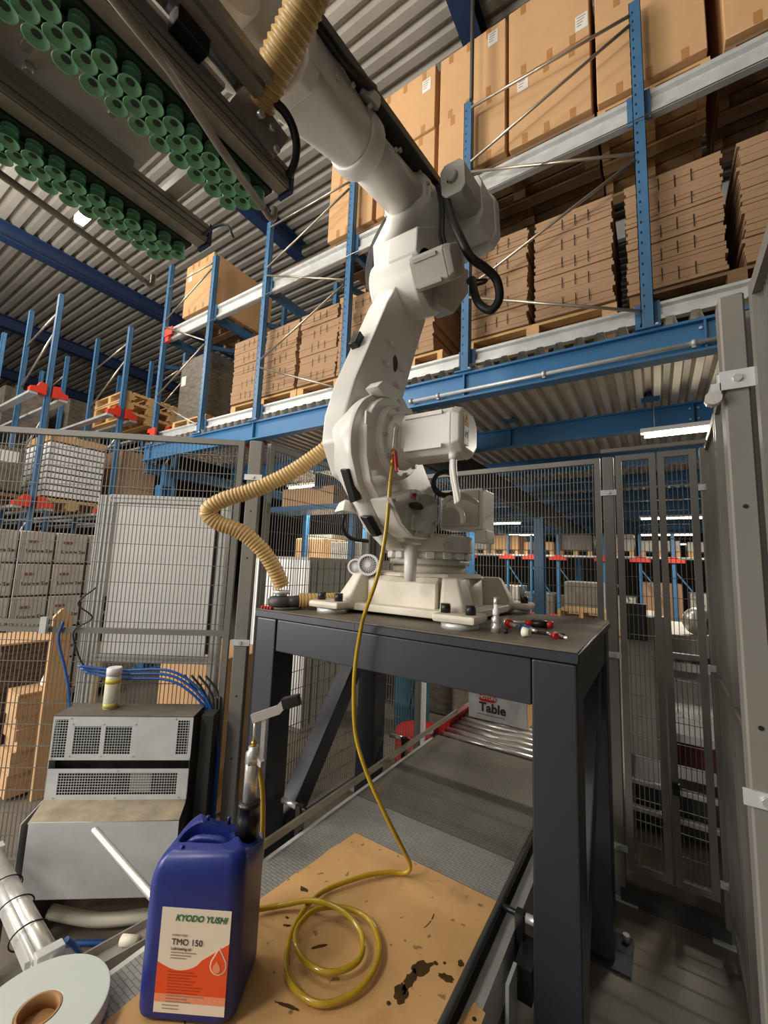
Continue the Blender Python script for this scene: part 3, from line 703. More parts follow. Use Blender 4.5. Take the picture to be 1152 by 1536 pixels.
for s, x in ((-1, CX0), (1, CX1)):
    b = MB(); xa, xb = (x-0.05, x-0.006) if s < 0 else (x+0.022, x+0.062)
    zt = CZ-0.03
    b.box(xa, xb, 0.15, 2.64, zt-0.01, zt); b.box(xa, xa+0.006, 0.15, 2.64, zt-0.13, zt-0.01); b.box(xb-0.006, xb, 0.15, 2.64, zt-0.13, zt-0.01); b.box(xa+.006, xb-.006, 0.15, 2.64, zt-0.13, zt-0.12)
    b.build('side_profile', M_alu, cv)
b = MB(); b.cyl((CX1+0.010, 0.15, CZ+0.012), (CX1+0.010, 1.98, CZ+0.012), 0.011, seg=12); b.build('guide_rail', M_darkgrey, cv)
b = MB(); b.bar((CX0-0.004, 1.14, CZ+0.06), (CX0-0.004, 2.95, CZ+0.06), 0.012, 0.028); b.build('guide_rail', M_zinc, cv)
for (yy, s) in ((1.18, -1), (1.42, -1), (2.3, -1), (1.02, 1), (1.48, 1)):
    x = CX0 if s < 0 else CX1+0.010
    zc = CZ+0.055 if s < 0 else CZ+0.012
    b = MB(); b.cyl((x+s*0.008, yy, zc), (x+s*0.10, yy, zc), 0.009, seg=10); st = b.build('rail_bracket', M_blackp, cv)
    b = MB(); b.cyl((x+s*0.085, yy, zc), (x+s*0.17, yy, zc), 0.013, seg=14); b.build('steel_stub', M_steel, st)
    b = MB(); b.box(x+s*0.066-0.012, x+s*0.066+0.012, yy-0.015, yy+0.015, CZ-0.15, zc+0.01); b.build('clamp_block', M_blackp, st)
for yy in (0.5, 1.6, 2.5):
    for x in (CX0+0.02, CX1-0.06):
        b = MB(); b.box(x, x+0.04, yy, yy+0.05, 0.0, CZ-0.085); b.build('leg', M_darkgrey, cv)
b = MB(); b.box(CX1+0.09, CX1+0.10, 1.28, 1.36, 0.22, 0.47); b.build('slotted_bracket', M_galv, cv)
b = MB(); b.box(CX1+0.085, CX1+0.135, 1.38, 1.5, 0.36, 0.45); b.build('motor_block', M_blackp, cv)
# roller section beyond
rc = thing('roller_conveyor', 'roller conveyor with red side frame beyond the belt', 'conveyor', (-0.86, 3.3, 0))
for x in (CX0-0.03, CX1+0.03):
    b = MB(); b.box(x-0.02, x+0.02, 2.66, 5.2, CZ-0.12, CZ+0.03); b.build('side_frame', M_drum, rc)
yy = 2.70
while yy < 5.1:
    b = MB(); b.cyl((CX0-0.005, yy, CZ-0.025), (CX1+0.005, yy, CZ-0.025), 0.024, seg=12); b.build('roller', M_steel, rc); yy += 0.085
for (x, y) in ((CX0-0.03, 2.75), (CX1+0.03, 2.75), (CX0-0.03, 5.0), (CX1+0.03, 5.0)):
    b = MB(); b.box(x-0.02, x+0.02, y-0.025, y+0.025, 0, CZ-0.12); b.build('leg', M_drum, rc)
b = MB(); b.box(CX0-0.04, CX1+0.04, 2.635, 2.655, CZ-0.05, CZ-0.005); b.build('end_plate', M_blackp, rc)
# printed white carton on the rollers
tc_ = thing('table_carton', 'white carton printed Table standing on the rollers under the robot table', 'carton', (-0.97, 3.3, CZ))
b = MB(); b.box(-1.20, -0.775, 3.07, 3.55, CZ, CZ+0.34); b.build('box', M_boxw, tc_, bevel=0.004, seg=1)
b = MB(); b.box(-0.7755, -0.774, 3.072, 3.548, CZ+0.004, CZ+0.336); b.build('side_face', M_wood, tc_)
MT = frame_mat((-1.02, 3.068, CZ+0.088), (1, 0, 0), (0, 0, 1))
text_part('Table', 0.088, M_ink, tc_, MT, bold=0.0026)
b = MB()
pts = [(math.cos(a)*0.028+(0.038 if math.cos(a) > 0 else -0.038), math.sin(a)*0.028) for a in [2*PI*i/28 for i in range(28)]]
b.prism([(-1.058+p[0], CZ+0.158+p[1]) for p in pts], 'y', 3.0665, 3.0695); lg = b.build('logo_oval', M_redp, tc_)
text_part('HOTON', 0.034, M_paper, lg, frame_mat((-1.058, 3.066, CZ+0.158), (1, 0, 0), (0, 0, 1)), bold=0.0008)
b = MB(); b.box(-1.13, -0.93, 3.067, 3.069, CZ+0.038, CZ+0.043); b.build('print_line', M_greytext, tc_)

# ================================================================== CARDBOARD SHEET
def card_mat():
    m = mat('oily_cardboard', (204,160,104), 0.7, var=0.06, scale=3)
    nt = m.node_tree; N = nt.nodes; L = nt.links; bs = N['Principled BSDF']
    old = bs.inputs['Base Color'].links[0].from_socket
    tc = N.new('ShaderNodeTexCoord')
    def spots(scale, lo, hi, det):
        nz = N.new('ShaderNodeTexNoise'); nz.inputs['Scale'].default_value = scale; nz.inputs['Detail'].default_value = det
        L.new(tc.outputs['Object'], nz.inputs['Vector'])
        r = N.new('ShaderNodeMapRange'); r.inputs[1].default_value = lo; r.inputs[2].default_value = hi; L.new(nz.outputs['Fac'], r.inputs[0]); return r.outputs[0]
    s1 = spots(28, 0.66, 0.70, 3); s2 = spots(7, 0.56, 0.70, 4)
    mul = N.new('ShaderNodeMath'); mul.operation = 'MULTIPLY'; mul.inputs[1].default_value = 0.75; L.new(s1, mul.inputs[0])
    m1 = N.new('ShaderNodeMix'); m1.data_type = 'RGBA'; L.new(old, m1.inputs[6]); m1.inputs[7].default_value = (*lin((100,76,44)), 1)
    L.new(mul.outputs[0], m1.inputs[0])
    mul2 = N.new('ShaderNodeMath'); mul2.operation = 'MULTIPLY'; mul2.inputs[1].default_value = 0.45; L.new(s2, mul2.inputs[0])
    m2 = N.new('ShaderNodeMix'); m2.data_type = 'RGBA'; L.new(m1.outputs[2], m2.inputs[6]); m2.inputs[7].default_value = (*lin((168,124,72)), 1); L.new(mul2.outputs[0], m2.inputs[0])
    L.new(m2.outputs[2], bs.inputs['Base Color'])
    return m
M_card = card_mat()
cb = thing('cardboard_sheet', 'flattened tan cardboard sheet with oil stains lying on the conveyor', 'cardboard', (-0.8, 1.0, CZ))
b = MB(); NX, NY = 16, 30
def cz(u, y):
    z = CZ+0.0045
    for yc, h, w_ in ((1.40, 0.006, 0.03), (1.22, 0.004, 0.025), (0.83, 0.004, 0.012)):
        z += h*math.exp(-((y-yc-0.08*(u-.5))/w_)**2)
    return z
V = []
for j in range(NY+1):
    for i in range(NX+1):
        u = i/NX; y = 0.35+(1.50-0.35)*j/NY
        xl = -1.125+0.06*max(0, (y-0.95)/0.55); x = xl+(-0.476-xl)*u; V.append((x, y, cz(u, y)))
n1 = len(V); V += [(x, y, z-0.0035) for x, y, z in V]
F = []
for j in range(NY):
    for i in range(NX):
        a = j*(NX+1)+i; F.append((a, a+1, a+NX+2, a+NX+1)); F.append((n1+a, n1+a+NX+1, n1+a+NX+2, n1+a+1))
for i in range(NX): F.append((i, n1+i, n1+i+1, i+1)); a = NY*(NX+1)+i; F.append((a, a+1, n1+a+1, n1+a))
for j in range(NY): a = j*(NX+1); F.append((a, a+NX+1, n1+a+NX+1, n1+a)); a += NX; F.append((a, n1+a, n1+a+NX+1, a+NX+1))
b.faces(V, F); b.build('sheet', M_card, cb, smooth=True)
def blob(cx, cy, rx, ry, ang, seed, n=22, rag=0.25):
    r = random.Random(seed); b = MB(); P = []
    for k in range(n):
        a = 2*PI*k/n; rr = 1+r.uniform(-rag, rag)
        x, y = math.cos(a)*rx*rr, math.sin(a)*ry*rr; P.append((cx+x*math.cos(ang)-y*math.sin(ang), cy+x*math.sin(ang)+y*math.cos(ang)))
    z = CZ+0.0062
    b.prism([(p[0], p[1]) for p in P], 'z', z-0.002, z)
    return b.build('oil_stain', M_oil, cb)
for i, (cx, cy, rx, ry, an) in enumerate(((-.588, 1.06, .017, .024, .3), (-.585, 1.10, .012, .035, .05), (-.575, 1.15, .030, .018, .9), (-.508, 1.165, .020, .010, .2), (-.492, 1.225, .010, .009, 0), (-1.026, 1.165, .016, .014, .4), (-.55, 1.185, .006, .005, 0), (-.53, 1.20, .004, .004, 0), (-.61, 1.24, .005, .004, 0), (-.845, 1.035, .022, .004, .9), (-.80, .87, .030, .004, .3), (-.97, 1.03, .012, .003, .5), (-.99, 1.05, .006, .003, .2), (-.63, .93, .004, .004, 0), (-.60, 1.02, .005, .005, 0), (-.70, 1.21, .005, .003, 0))):
    blob(cx, cy, rx, ry, an, i)
b = MB(); P = [(-0.685+0.062*math.cos(a), 1.30+0.085*math.sin(a)) for a in [math.radians(t) for t in range(-75, 25, 5)]]
for k in range(len(P)-1):
    if k in (9, 15): continue
    b.bar((P[k][0], P[k][1], CZ+0.0050), (P[k+1][0], P[k+1][1], CZ+0.0050), 0.0022, 0.0016)
b.build('oil_ring', M_oil, cb)
b = MB(); b.bar((-1.01, 0.72, CZ+0.0052), (-0.72, 0.60, CZ+0.0052), 0.002, 0.001); b.build('score_line', M_oil, cb)
t = thing('cardboard_scrap', 'small torn cardboard piece wedged beside the conveyor rail', 'cardboard', (-0.42, 1.12, CZ-0.03))
b = MB(); b.prism([(-0.455, 0.98), (-0.418, 1.0), (-0.412, 1.09), (-0.402, 1.10), (-0.402, 1.17), (-0.435, 1.18), (-0.458, 1.08)], 'z', CZ-0.028, CZ-0.024); b.build('scrap', M_card, t)
for (x, y) in ((-.42, 1.14), (-.43, 1.08), (-.418, 1.10)):
    c = MB(); c.cyl((x, y, CZ-0.0242), (x, y, CZ-0.0236), 0.006, seg=8); c.build('oil_stain', M_oil, t)

# ================================================================== BLUE JERRYCAN
eC = Vector((0.857, 0.515, 0)).normalized(); nC = Vector((-0.515, 0.857, 0)).normalized()
cO = eC*(-0.473)+nC*(1.094+0.098); cO.z = CZ+0.0105
can = thing('jerrycan', 'blue plastic jerrycan with an orange and white oil label on the cardboard', 'jerrycan', tuple(cO))
MCAN = Matrix(((eC.x, nC.x, 0, cO.x), (eC.y, nC.y, 0, cO.y), (0, 0, 1, cO.z), (0, 0, 0, 1)))
HW, HD = 0.120, 0.098
def rrect(hw, hd, r, n=6):
    P = []
    for (sx, sy, a0) in ((1, 1, 0), (-1, 1, 90), (-1, -1, 180), (1, -1, 270)):
        P += [((hw-r)*sx+r*math.cos(math.radians(a0+90*i/n)), (hd-r)*sy+r*math.sin(math.radians(a0+90*i/n))) for i in range(n+1)]
    return P
b = MB(); b.M = MCAN; prev = None
def top_z(x, y):
    # handle ridge: high plateau, dropping to the filler corner at the right rear
    z = 0.365
    d = math.hypot((x-0.085)/0.060, (y-0.045)/0.060)
    z -= 0.050*max(0, 1-max(0, d-0.55)/0.6) if d < 1.15 else 0
    return z
rings = [(0.93, 0.0), (0.985, 0.006), (1.0, 0.02), (1.0, 0.12), (1.0, 0.285), (0.995, 0.315), (0.97, 0.338), (0.925, 0.354), (0.86, 0.362), (0.80, 0.364)]
base = rrect(HW, HD, 0.036, 8)
def drop_z(x, y, z):
    # the shoulder falls away to the filler corner (right, rear) and rounds off at the far left
    d = math.hypot((x-0.085)/0.042, (y-0.052)/0.046)
    z -= max(0, z-0.300)*max(0.0, min(1.0, 1.6-d))
    dx_ = min(0.088, max(0.0, -x-(HW-0.090)))
    z -= max(0, z-0.23)/0.134*(0.090-math.sqrt(0.0081-dx_*dx_))*0.85
    return z
for k, (s_, z) in enumerate(rings):
    cur = []
    for (x, y) in base:
        hx, hy = x*s_, y*(1-(1-s_)*1.25)
        cur.append(b._v((hx, hy, drop_z(hx, hy, z))))
    if prev:
        for i in range(len(cur)):
            j = (i+1) % len(cur); f = b.bm.faces.new((prev[i], prev[j], cur[j], cur[i])); f.smooth = True
    else: b.bm.faces.new(cur[::-1])
    prev = cur
wring = rrect(0.074, 0.042, 0.036, 8)
for (sx_, sz) in ((1.10, 0.365), (1.0, 0.361), (0.93, 0.340), (0.88, 0.318)):
    cur = [b._v((x*sx_-0.006, y*sx_-0.010, drop_z(x*sx_-0.006, y*sx_-0.010, sz) if sz > 0.35 else sz)) for (x, y) in wring]
    for i in range(len(cur)):
        j = (i+1) % len(cur); b.bm.faces.new((prev[i], prev[j], cur[j], cur[i])).smooth = True
    prev = cur
b.bm.faces.new(prev)
b.build('body', M_can, can, smooth=True)
b = MB(); b.M = MCAN; b.tube(spline([(-0.072, -0.004, 0.318), (-0.045, -0.004, 0.338), (-0.01, -0.004, 0.342), (0.030, -0.004, 0.338), (0.055, -0.004, 0.32)], 6), 0.0095, 12); b.build('grip', M_can, can)
for (x, y) in ((-0.048, -0.070), (0.060, -0.070), (-0.040, 0.056), (0.02, 0.056)):
    b = MB(); b.M = MCAN; b.lathe([(0.005, 0.346), (0.005, 0.362), (0.003, 0.365)], (x, y, 0), seg=8); b.build('stacking_nub', M_can, can)
b = MB(); b.M = MCAN; b.lathe([(0.041, 0.272), (0.040, 0.306), (0.036, 0.314), (0.034, 0.318), (0.030, 0.322)], (0.078, 0.045, 0), seg=24); b.build('spout_neck', M_can, can)
# label on the front face (local y = -HD), x from -0.075 to 0.09
LX0, LX1, LZ0, LZ1, LY = -0.070, 0.100, 0.022, 0.245, -HD-0.0012
def lab(poly, m, name, y, parent, th=0.0006):
    b = MB(); b.M = MCAN; b.prism(poly, 'y', y, y+th); return b.build(name, m, parent)
lb = lab([(LX0, LZ0), (LX1, LZ0), (LX1, LZ1), (LX0, LZ1)], M_cream, 'label', LY, can)
top_curve = [(LX0+(LX1-LX0)*t, 0.128-0.016*math.sin(min(t, .62)/.62*PI)+max(0, t-0.55)*0.105) for t in [i/16 for i in range(17)]]
lab([(LX0, 0.062), (LX1, 0.062)]+top_curve[::-1], M_orange, 'orange_field', LY-0.0007, lb)
lab([(LX0, 0.045), (LX1, 0.045), (LX1, 0.062), (LX0, 0.062)], M_orange2, 'orange_fade', LY-0.0007, lb)
dx, dz = 0.077, 0.128
drop = [(dx+0.017*math.sin(a)*(1 if math.cos(a) < 0.2 else (1-(math.cos(a)-.2)*.9)), dz-0.013*0+0.017*(-math.cos(a+PI))*0+(-0.017+0.034*(1-math.cos(a))/2 if False else 0)+(0.017*math.cos(a) if math.cos(a) < 0 else 0.034*math.cos(a))) for a in [2*PI*i/24 for i in range(24)]]
lab([(dx+(x-dx)*1.18, dz+(z-dz)*1.15) for x, z in drop], M_cream, 'drop_outline', LY-0.0014, lb)
lab(drop, M_orange, 'oil_drop', LY-0.0021, lb)
lab([(dx+(x-dx)*.55-.003, dz-.006+(z-dz)*.5) for x, z in drop], M_orange2, 'drop_highlight', LY-0.0028, lb)
def ltext(s, size, m, x, z, bold=0.0, shear=0.0, align='LEFT'):
    Mx = MCAN @ frame_mat((x, LY-0.0012, z), (1, 0, 0), (0, 0, 1)); return text_part(s, size, m, lb, Mx, bold=bold, shear=shear, align=align, depth=0.0003)
ltext('KYODO YUSHI', 0.0188, M_green, -0.036, 0.224, bold=0.0004, shear=0.3)
ltext('KYODO YUSHI', 0.0055, M_greytext, -0.040, 0.187)
ltext('TMO 150', 0.019, M_ink, -0.040, 0.172, bold=0.0)
ltext('Lubricating oil', 0.0085, M_ink, -0.040, 0.158, bold=0.0)
for k in range(3):
    b = MB(); b.M = MCAN; b.box(-0.040, 0.022-0.012*k, LY-0.001, LY-0.0005, 0.149-0.006*k, 0.1505-0.006*k); b.build('fine_print', M_greytext, lb)
M_darkor = mat('dark_orange_print', (176,62,30), 0.5, var=0.05)
for k in range(11):
    ln = (0.062, 0.070, 0.055, 0.066, 0.060, 0.085, 0.080, 0.072, 0.09, 0.05, 0.06)[k]
    b = MB(); b.M = MCAN; z = 0.108-0.0062*k; b.box(-0.042, -0.042+ln, LY-0.0013, LY-0.0008, z, z+0.0018); b.build('fine_print', M_darkor if k < 8 else M_greytext, lb)
for k in range(2):
    b = MB(); b.M = MCAN; z = 0.038-0.007*k; b.box(-0.05, -0.01, LY-0.001, LY-0.0005, z, z+0.0014); b.build('fine_print', M_greytext, lb)

# ---------------------------------------------------------------- hand pump
pb = MCAN @ Vector((0.078, 0.045, 0.0)); px_, py_, z0 = pb.x, pb.y, cO.z+0.322
pp = thing('hand_pump', 'steel hand lever pump standing in the spout of the jerrycan', 'pump', (px_, py_, z0))
b = MB(); b.lathe([(0.031, 0.0), (0.031, 0.050), (0.027, 0.056), (0.027, 0.080), (0.030, 0.083), (0.030, 0.09), (0.02, 0.094)], (px_, py_, z0), seg=24); b.build('bung', M_blackp, pp)
b = MB(); b.lathe([(0.019, 0.094), (0.019, 0.190), (0.0175, 0.192)], (px_, py_, z0), seg=22); b.build('barrel', M_steel, pp)
b = MB(); b.lathe([(0.020, 0.192), (0.020, 0.222), (0.014, 0.228), (0.014, 0.238)], (px_, py_, z0), seg=6); b.build('head_nut', M_steel, pp)
b = MB(); b.lathe([(0.008, 0.238), (0.008, 0.252)], (px_, py_, z0), seg=6); b.build('brass_gland', mat('brass', (190,160,80), 0.3, 0.9, var=0.05), pp)
b = MB(); b.cyl((px_, py_, z0+0.25), (px_, py_, z0+0.315), 0.0045, seg=10); b.build('piston_rod', M_steel, pp)
P0 = Vector((px_, py_, z0+0.315)); eh = Vector((0.88, 0.42, 0)).normalized()
b = MB(); b.bar(P0-eh*0.010+Vector((0,0,-0.004)), P0+eh*0.070+Vector((0,0,0.028)), 0.012, 0.024); lv = b.build('lever', M_steel, pp)
b = MB(); b.bar(P0+eh*0.066+Vector((0,0,0.026)), P0+eh*0.082+Vector((0,0,0.045)), 0.013, 0.022); b.build('lever_elbow', M_steel, lv)
b = MB(); b.bar(P0+eh*0.078+Vector((0,0,0.044)), P0+eh*0.128+Vector((0,0,0.060)), 0.024, 0.030); b.build('handle_grip', M_blackp, lv, bevel=0.004)
b = MB(); b.bar((px_+eh.x*.026, py_+eh.y*.026, z0+0.196), (px_+eh.x*.026, py_+eh.y*.026, z0+0.332), 0.005, 0.012, up=(eh.x, eh.y, 0)); b.build('link_bar', M_steel, pp)
b = MB(); b.prism([(px_, z0+0.198), (px_+0.036, z0+0.190), (px_+0.036, z0+0.205), (px_, z0+0.225)], 'y', py_-0.002, py_+0.012); b.build('bracket', M_steel, pp)

# ---------------------------------------------------------------- oil hose
HP = [(-0.785, 1.238, 1.955), (-0.792, 1.238, 1.88), (-0.80, 1.236, 1.72), (-0.82, 1.225, 1.56), (-0.88, 1.245, 1.43), (-0.918, 1.275, 1.365), (-0.942, 1.282, 1.24), (-0.946, 1.284, 1.12), (-0.930, 1.286, 0.98), (-0.88, 1.295, 0.86), (-0.82, 1.32, 0.745), (-0.775, 1.36, 0.64), (-0.755, 1.40, 0.56), (-0.775, 1.405, 0.523), (-0.83, 1.37, 0.521), (-0.892, 1.30, 0.520), (-0.958, 1.165, 0.519), (-0.942, 1.04, 0.519), (-0.885, 0.945, 0.519), (-0.815, 0.900, 0.519), (-0.73, 0.908, 0.519), (-0.677, 0.975, 0.520), (-0.668, 1.055, 0.522), (-0.700, 1.125, 0.523), (-0.775, 1.172, 0.525), (-0.860, 1.15, 0.530), (-0.915, 1.085, 0.536), (-0.905, 1.00, 0.536), (-0.838, 0.958, 0.532), (-0.755, 0.968, 0.532), (-0.712, 1.04, 0.530), (-0.745, 1.105, 0.533), (-0.82, 1.13, 0.540), (-0.90, 1.118, 0.545), (-0.96, 1.10, 0.535), (-1.02, 1.06, 0.521), (-1.065, 1.01, 0.520), (-1.07, 0.985, 0.53), (-1.050, 0.975, 0.60), (-1.02, 0.955, 0.75), (-1.01, 0.935, 0.90), (-1.005, 0.905, 1.00), (-0.995, 0.885, 1.03), (-0.985, 0.868, 1.035)]
hs = thing('oil_hose', 'transparent hose full of yellow oil coiled on the cardboard and rising to the robot', 'hose', (-0.785, 1.238, 0.51))
b = MB(); b.tube(spline(HP, 9), 0.0075, 10); b.build('hose', M_yhose, hs)
b = MB(); b.cyl((-0.785, 1.238, 1.95), (-0.785, 1.24, 1.985), 0.010, seg=12); b.cyl((-0.785, 1.24, 1.985), (-0.785, 1.24, 2.01), 0.008, seg=6); b.build('brass_fitting', MATS['brass'], hs)
b = MB(); b.bar((-0.772, 1.232, 2.005), (-0.760, 1.232, 1.925), 0.008, 0.018, up=(0, -1, 0)); b.build('red_valve_lever', M_redp, hs, bevel=0.003)
b = MB(); b.tube(spline([(-0.785, 1.24, 2.01), (-0.782, 1.242, 2.08), (-0.778, 1.246, 2.10), (-0.79, 1.258, 2.11), (-0.80, 1.265, 2.10)], 6), 0.007, 8); b.build('steel_pipe', M_steel, hs)

# ================================================================== ROBOT
BX, BY = -0.945, 1.865
rb = thing('robot_arm', 'large white six axis industrial robot arm bolted on the grey table', 'robot', (BX, BY, TZ))
def R_(): return MB()
# base casting: drum, flange, four corner pillars with pockets between them
b = R_(); b.cyl((BX, BY, 1.392), (BX, BY, 1.556), 0.265, 0.255, seg=40); b.build('base_drum', M_white_d, rb)
b = R_(); b.hull([(BX+sx*x, BY+sy*y, z) for sx in (-1, 1) for sy in (-1, 1) for (x, y) in ((0.33, 0.24), (0.24, 0.33)) for z in (1.385, 1.418)]); b.build('base_flange', M_white_d, rb, bevel=0.006)
for sx in (-1, 1):
    for sy in (-1, 1):
        b = R_(); P = []
        for (x, y, z) in ((.335, .24, 1.39), (.235, .365, 1.39), (.335, .365, 1.39), (.16, .16, 1.39), (.325, .24, 1.45), (.235, .35, 1.45), (.320, .335, 1.45), (.285, .215, 1.55), (.215, .300, 1.55), (.275, .285, 1.55), (.13, .13, 1.55)):
            P.append((BX+sx*x*(1.0 if sx > 0 else 0.92), BY+sy*y*1.0, z))
        b.hull(P); b.build('base_pillar', M_white_d, rb, bevel=0.014)
        fx, fy = BX-0.012+sx*(0.335 if sx > 0 else 0.285), BY+sy*0.372
        b = R_(); b.hull([(fx+a*0.085, fy+c*0.072, z) for a in (-1, 1) for c in (-1, 1) for z in (1.392, 1.424)]); ft = b.build('foot', M_white_d, rb, bevel=0.012)
        b = R_(); b.cyl((fx, fy, TZ), (fx, fy, 1.3915), 0.070, seg=28); b.build('foot_pad', M_galv, ft)
        for k in (-1, 1):
            b = R_(); b.cyl((fx+k*0.05, fy-0.02, 1.424), (fx+k*0.05, fy-0.02, 1.458), 0.019, seg=16); bo = b.build('bolt', M_blackp, ft)
# pocket walls on the two visible faces
b = R_(); b.hull([(BX+x, BY-0.275, z) for x in (-.17, .17) for z in (1.40, 1.52)]+[(BX+x, BY-0.24, z) for x in (-.17, .17) for z in (1.40, 1.545)]); b.build('pocket_wall', M_white_d, rb)
b = R_(); b.cyl((BX, BY, 1.545), (BX, BY, 1.562), 0.285, 0.27, seg=8); b.build('top_rim', M_white_d, rb, bevel=0.006)
b = R_(); b.cyl((BX, BY, 1.556), (BX, BY, 1.60), 0.178, seg=40); b.build('neck', M_white_d, rb)
TXc, TYc = BX, BY
b = R_(); b.cyl((TXc, TYc, 1.600), (TXc, TYc, 1.625), 0.196, seg=44); b.build('gear_ring', M_grey_cast, rb)
b = R_(); b.cyl((TXc, TYc, 1.625), (TXc, TYc, 1.662), 0.188, seg=44); gr = b.build('bolt_ring', M_white, rb)
for k in range(16):
    a = 2*PI*k/16+0.1
    b = R_(); b.M = Matrix.Translation((TXc, TYc, 0)) @ Matrix.Rotation(a, 4, 'Z'); b.box(0.184, 0.207, -0.020, 0.020, 1.628, 1.661); lg = b.build('lug', M_white, gr, bevel=0.004, seg=1)
b = R_(); b.hull([(TXc+0.215*math.cos(a), TYc+0.215*math.sin(a), z) for a in [2*PI*i/28 for i in range(28)] for z in (1.662, 1.73)]+[(TXc+0.2*math.cos(a), TYc+0.2*math.sin(a), 1.742) for a in [2*PI*i/28 for i in range(28)]]); b.build('turntable', M_white, rb, bevel=0.004, seg=1)
b = R_(); b.cyl((TXc+0.17, TYc-0.16, 1.69), (TXc+0.185, TYc-0.175, 1.69), 0.018, seg=14); b.build('plug', M_grey_cast, rb)
# shoulder frame rising from the turntable, carrying axis 2
XR, XL = -0.868, -1.055
low_r = [(1.138, 1.955), (1.162, 1.880), (1.262, 1.779), (1.44, 1.657), (1.62, 1.655), (1.76, 1.70), (1.80, 1.93)]
pr_r = low_r+arc(1.345, 2.035, 0.236, 25, 195, 18)
pr_l = [(1.17, 2.10), (1.20, 2.06), (1.214, 1.975), (1.293, 1.904), (1.404, 1.812), (1.452, 1.746), (1.626, 1.663), (1.85, 1.70), (1.80, 1.95), (1.60, 2.1)]
pr_m = [(1.146, 1.960), (1.178, 1.862), (1.278, 1.762), (1.43, 1.656)]+arc(1.345, 2.035, 0.226, 40, 190, 14)
b = R_(); b.hull([(XR-0.012, y, z) for y, z in pr_r]+[(XL, y, z) for y, z in pr_l]+[(-0.93, y, z) for y, z in pr_m]); b.build('shoulder_frame', M_white, rb, bevel=0.016)
pan = [(1.150, 2.09), (1.158, 1.975), (1.19, 1.89), (1.285, 1.80), (1.45, 1.69), (1.61, 1.685), (1.70, 1.73), (1.65, 1.9), (1.57, 2.06)]+arc(1.345, 2.06, 0.190, 15, 165, 10)
b = R_(); b.prism(pan, 'x', XR-0.02, XR+0.026); b.build('gear_cover', M_white, rb, bevel=0.012)
AY, AZ = 1.352, 2.072
b = R_(); b.cyl((XR+0.02, AY, AZ), (XR+0.052, AY, AZ), 0.150, 0.138, seg=36); b.build('axis_flange', M_white, rb, bevel=0.006)
b = R_(); b.cyl((XR+0.05, AY, AZ), (XR+0.098, AY, AZ), 0.112, 0.092, seg=32); b.build('motor_adapter', M_white, rb, bevel=0.004)
for k in range(10):
    a = 2*PI*k/10
    b = R_(); b.cyl((XR+0.05, AY+0.128*math.cos(a), AZ+0.128*math.sin(a)), (XR+0.060, AY+0.128*math.cos(a), AZ+0.128*math.sin(a)), 0.009, seg=6); b.build('bolt', M_grey_cast, rb)
b = R_(); b.prism([(1.20, 2.25), (1.235, 2.285), (1.33, 2.295), (1.345, 2.26), (1.33, 2.235), (1.24, 2.235)], 'x', XR-0.03, XR+0.03); b.build('lifting_lug', M_white, rb, bevel=0.006)
b = R_(); b.prism([(1.36, 2.262), (1.40, 2.275), (1.44, 2.25), (1.47, 2.255), (1.50, 2.215), (1.48, 2.18), (1.38, 2.23)], 'x', XR-0.03, XR+0.026); b.build('cast_rib', M_white, rb, bevel=0.006)
b = R_(); b.box(XR+0.024, XR+0.034, 1.135, 1.185, 2.085, 2.135); b.build('raised_pad', M_white, rb, bevel=0.004)
# axis 2 motor with chamfered body
def motor(name, c, half, x0, x1, axis_m, parent, ch=0.03, m=M_white):
    b = R_(); b.M = axis_m
    oc = [(-half, -half+ch), (-half, half-ch), (-half+ch, half), (half-ch, half), (half, half-ch), (half, -half+ch), (half-ch, -half), (-half+ch, -half)]
    b.hull([(x0, p, q) for p, q in oc]+[(x1, p, q) for p, q in oc]); mo = b.build(name, m, parent, bevel=0.005)
    for s in (-1, 1):
        c2 = R_(); c2.M = axis_m; c2.bar((x0+0.02, -half*1.0, s*half*0.72), (x1-0.03, -half*1.0, s*half*0.72), 0.014, 0.014); c2.build('edge_rib', m, mo)
    return mo
A2 = Matrix.Translation((0, AY, AZ))
mo2 = motor('shoulder_motor', None, 0.084, XR+0.094, -0.575, A2, rb)
oc = lambda h, ch: [(-h, -h+ch), (-h, h-ch), (-h+ch, h), (h-ch, h), (h, h-ch), (h, -h+ch), (h-ch, -h), (-h+ch, -h)]
b = R_(); b.M = A2; b.hull([(-0.573, p, q) for p, q in oc(.086, .028)]+[(-0.545, p, q) for p, q in oc(.080, .034)]+[(-0.535, p, q) for p, q in oc(.066, .03)]); ec = b.build('motor_end_cap', M_white, rb, bevel=0.005)
b = R_(); b.M = A2; b.box(-0.5335, -0.5325, -0.060, -0.018, 0.014, 0.056); s1 = b.build('warning_sticker', M_yellow, ec)
b = R_(); b.M = A2; b.prism([(-0.057, 0.020), (-0.021, 0.020), (-0.039, 0.052)], 'x', -0.5323, -0.5320); tri = b.build('triangle', M_ink, s1)
b = R_(); b.M = A2; b.prism([(-0.052, 0.023), (-0.026, 0.023), (-0.039, 0.046)], 'x', -0.5320, -0.5317); b.build('triangle_field', M_yellow, s1)
b = R_(); b.M = A2; b.box(-0.5316, -0.5313, -0.0405, -0.0375, 0.030, 0.042); b.box(-0.5316, -0.5313, -0.0405, -0.0375, 0.025, 0.028); b.build('exclamation_mark', M_ink, s1)
b = R_(); b.M = A2; b.box(-0.5335, -0.5325, -0.058, -0.018, -0.056, 0.011); s2 = b.build('hot_surface_sticker', M_panelw, ec)
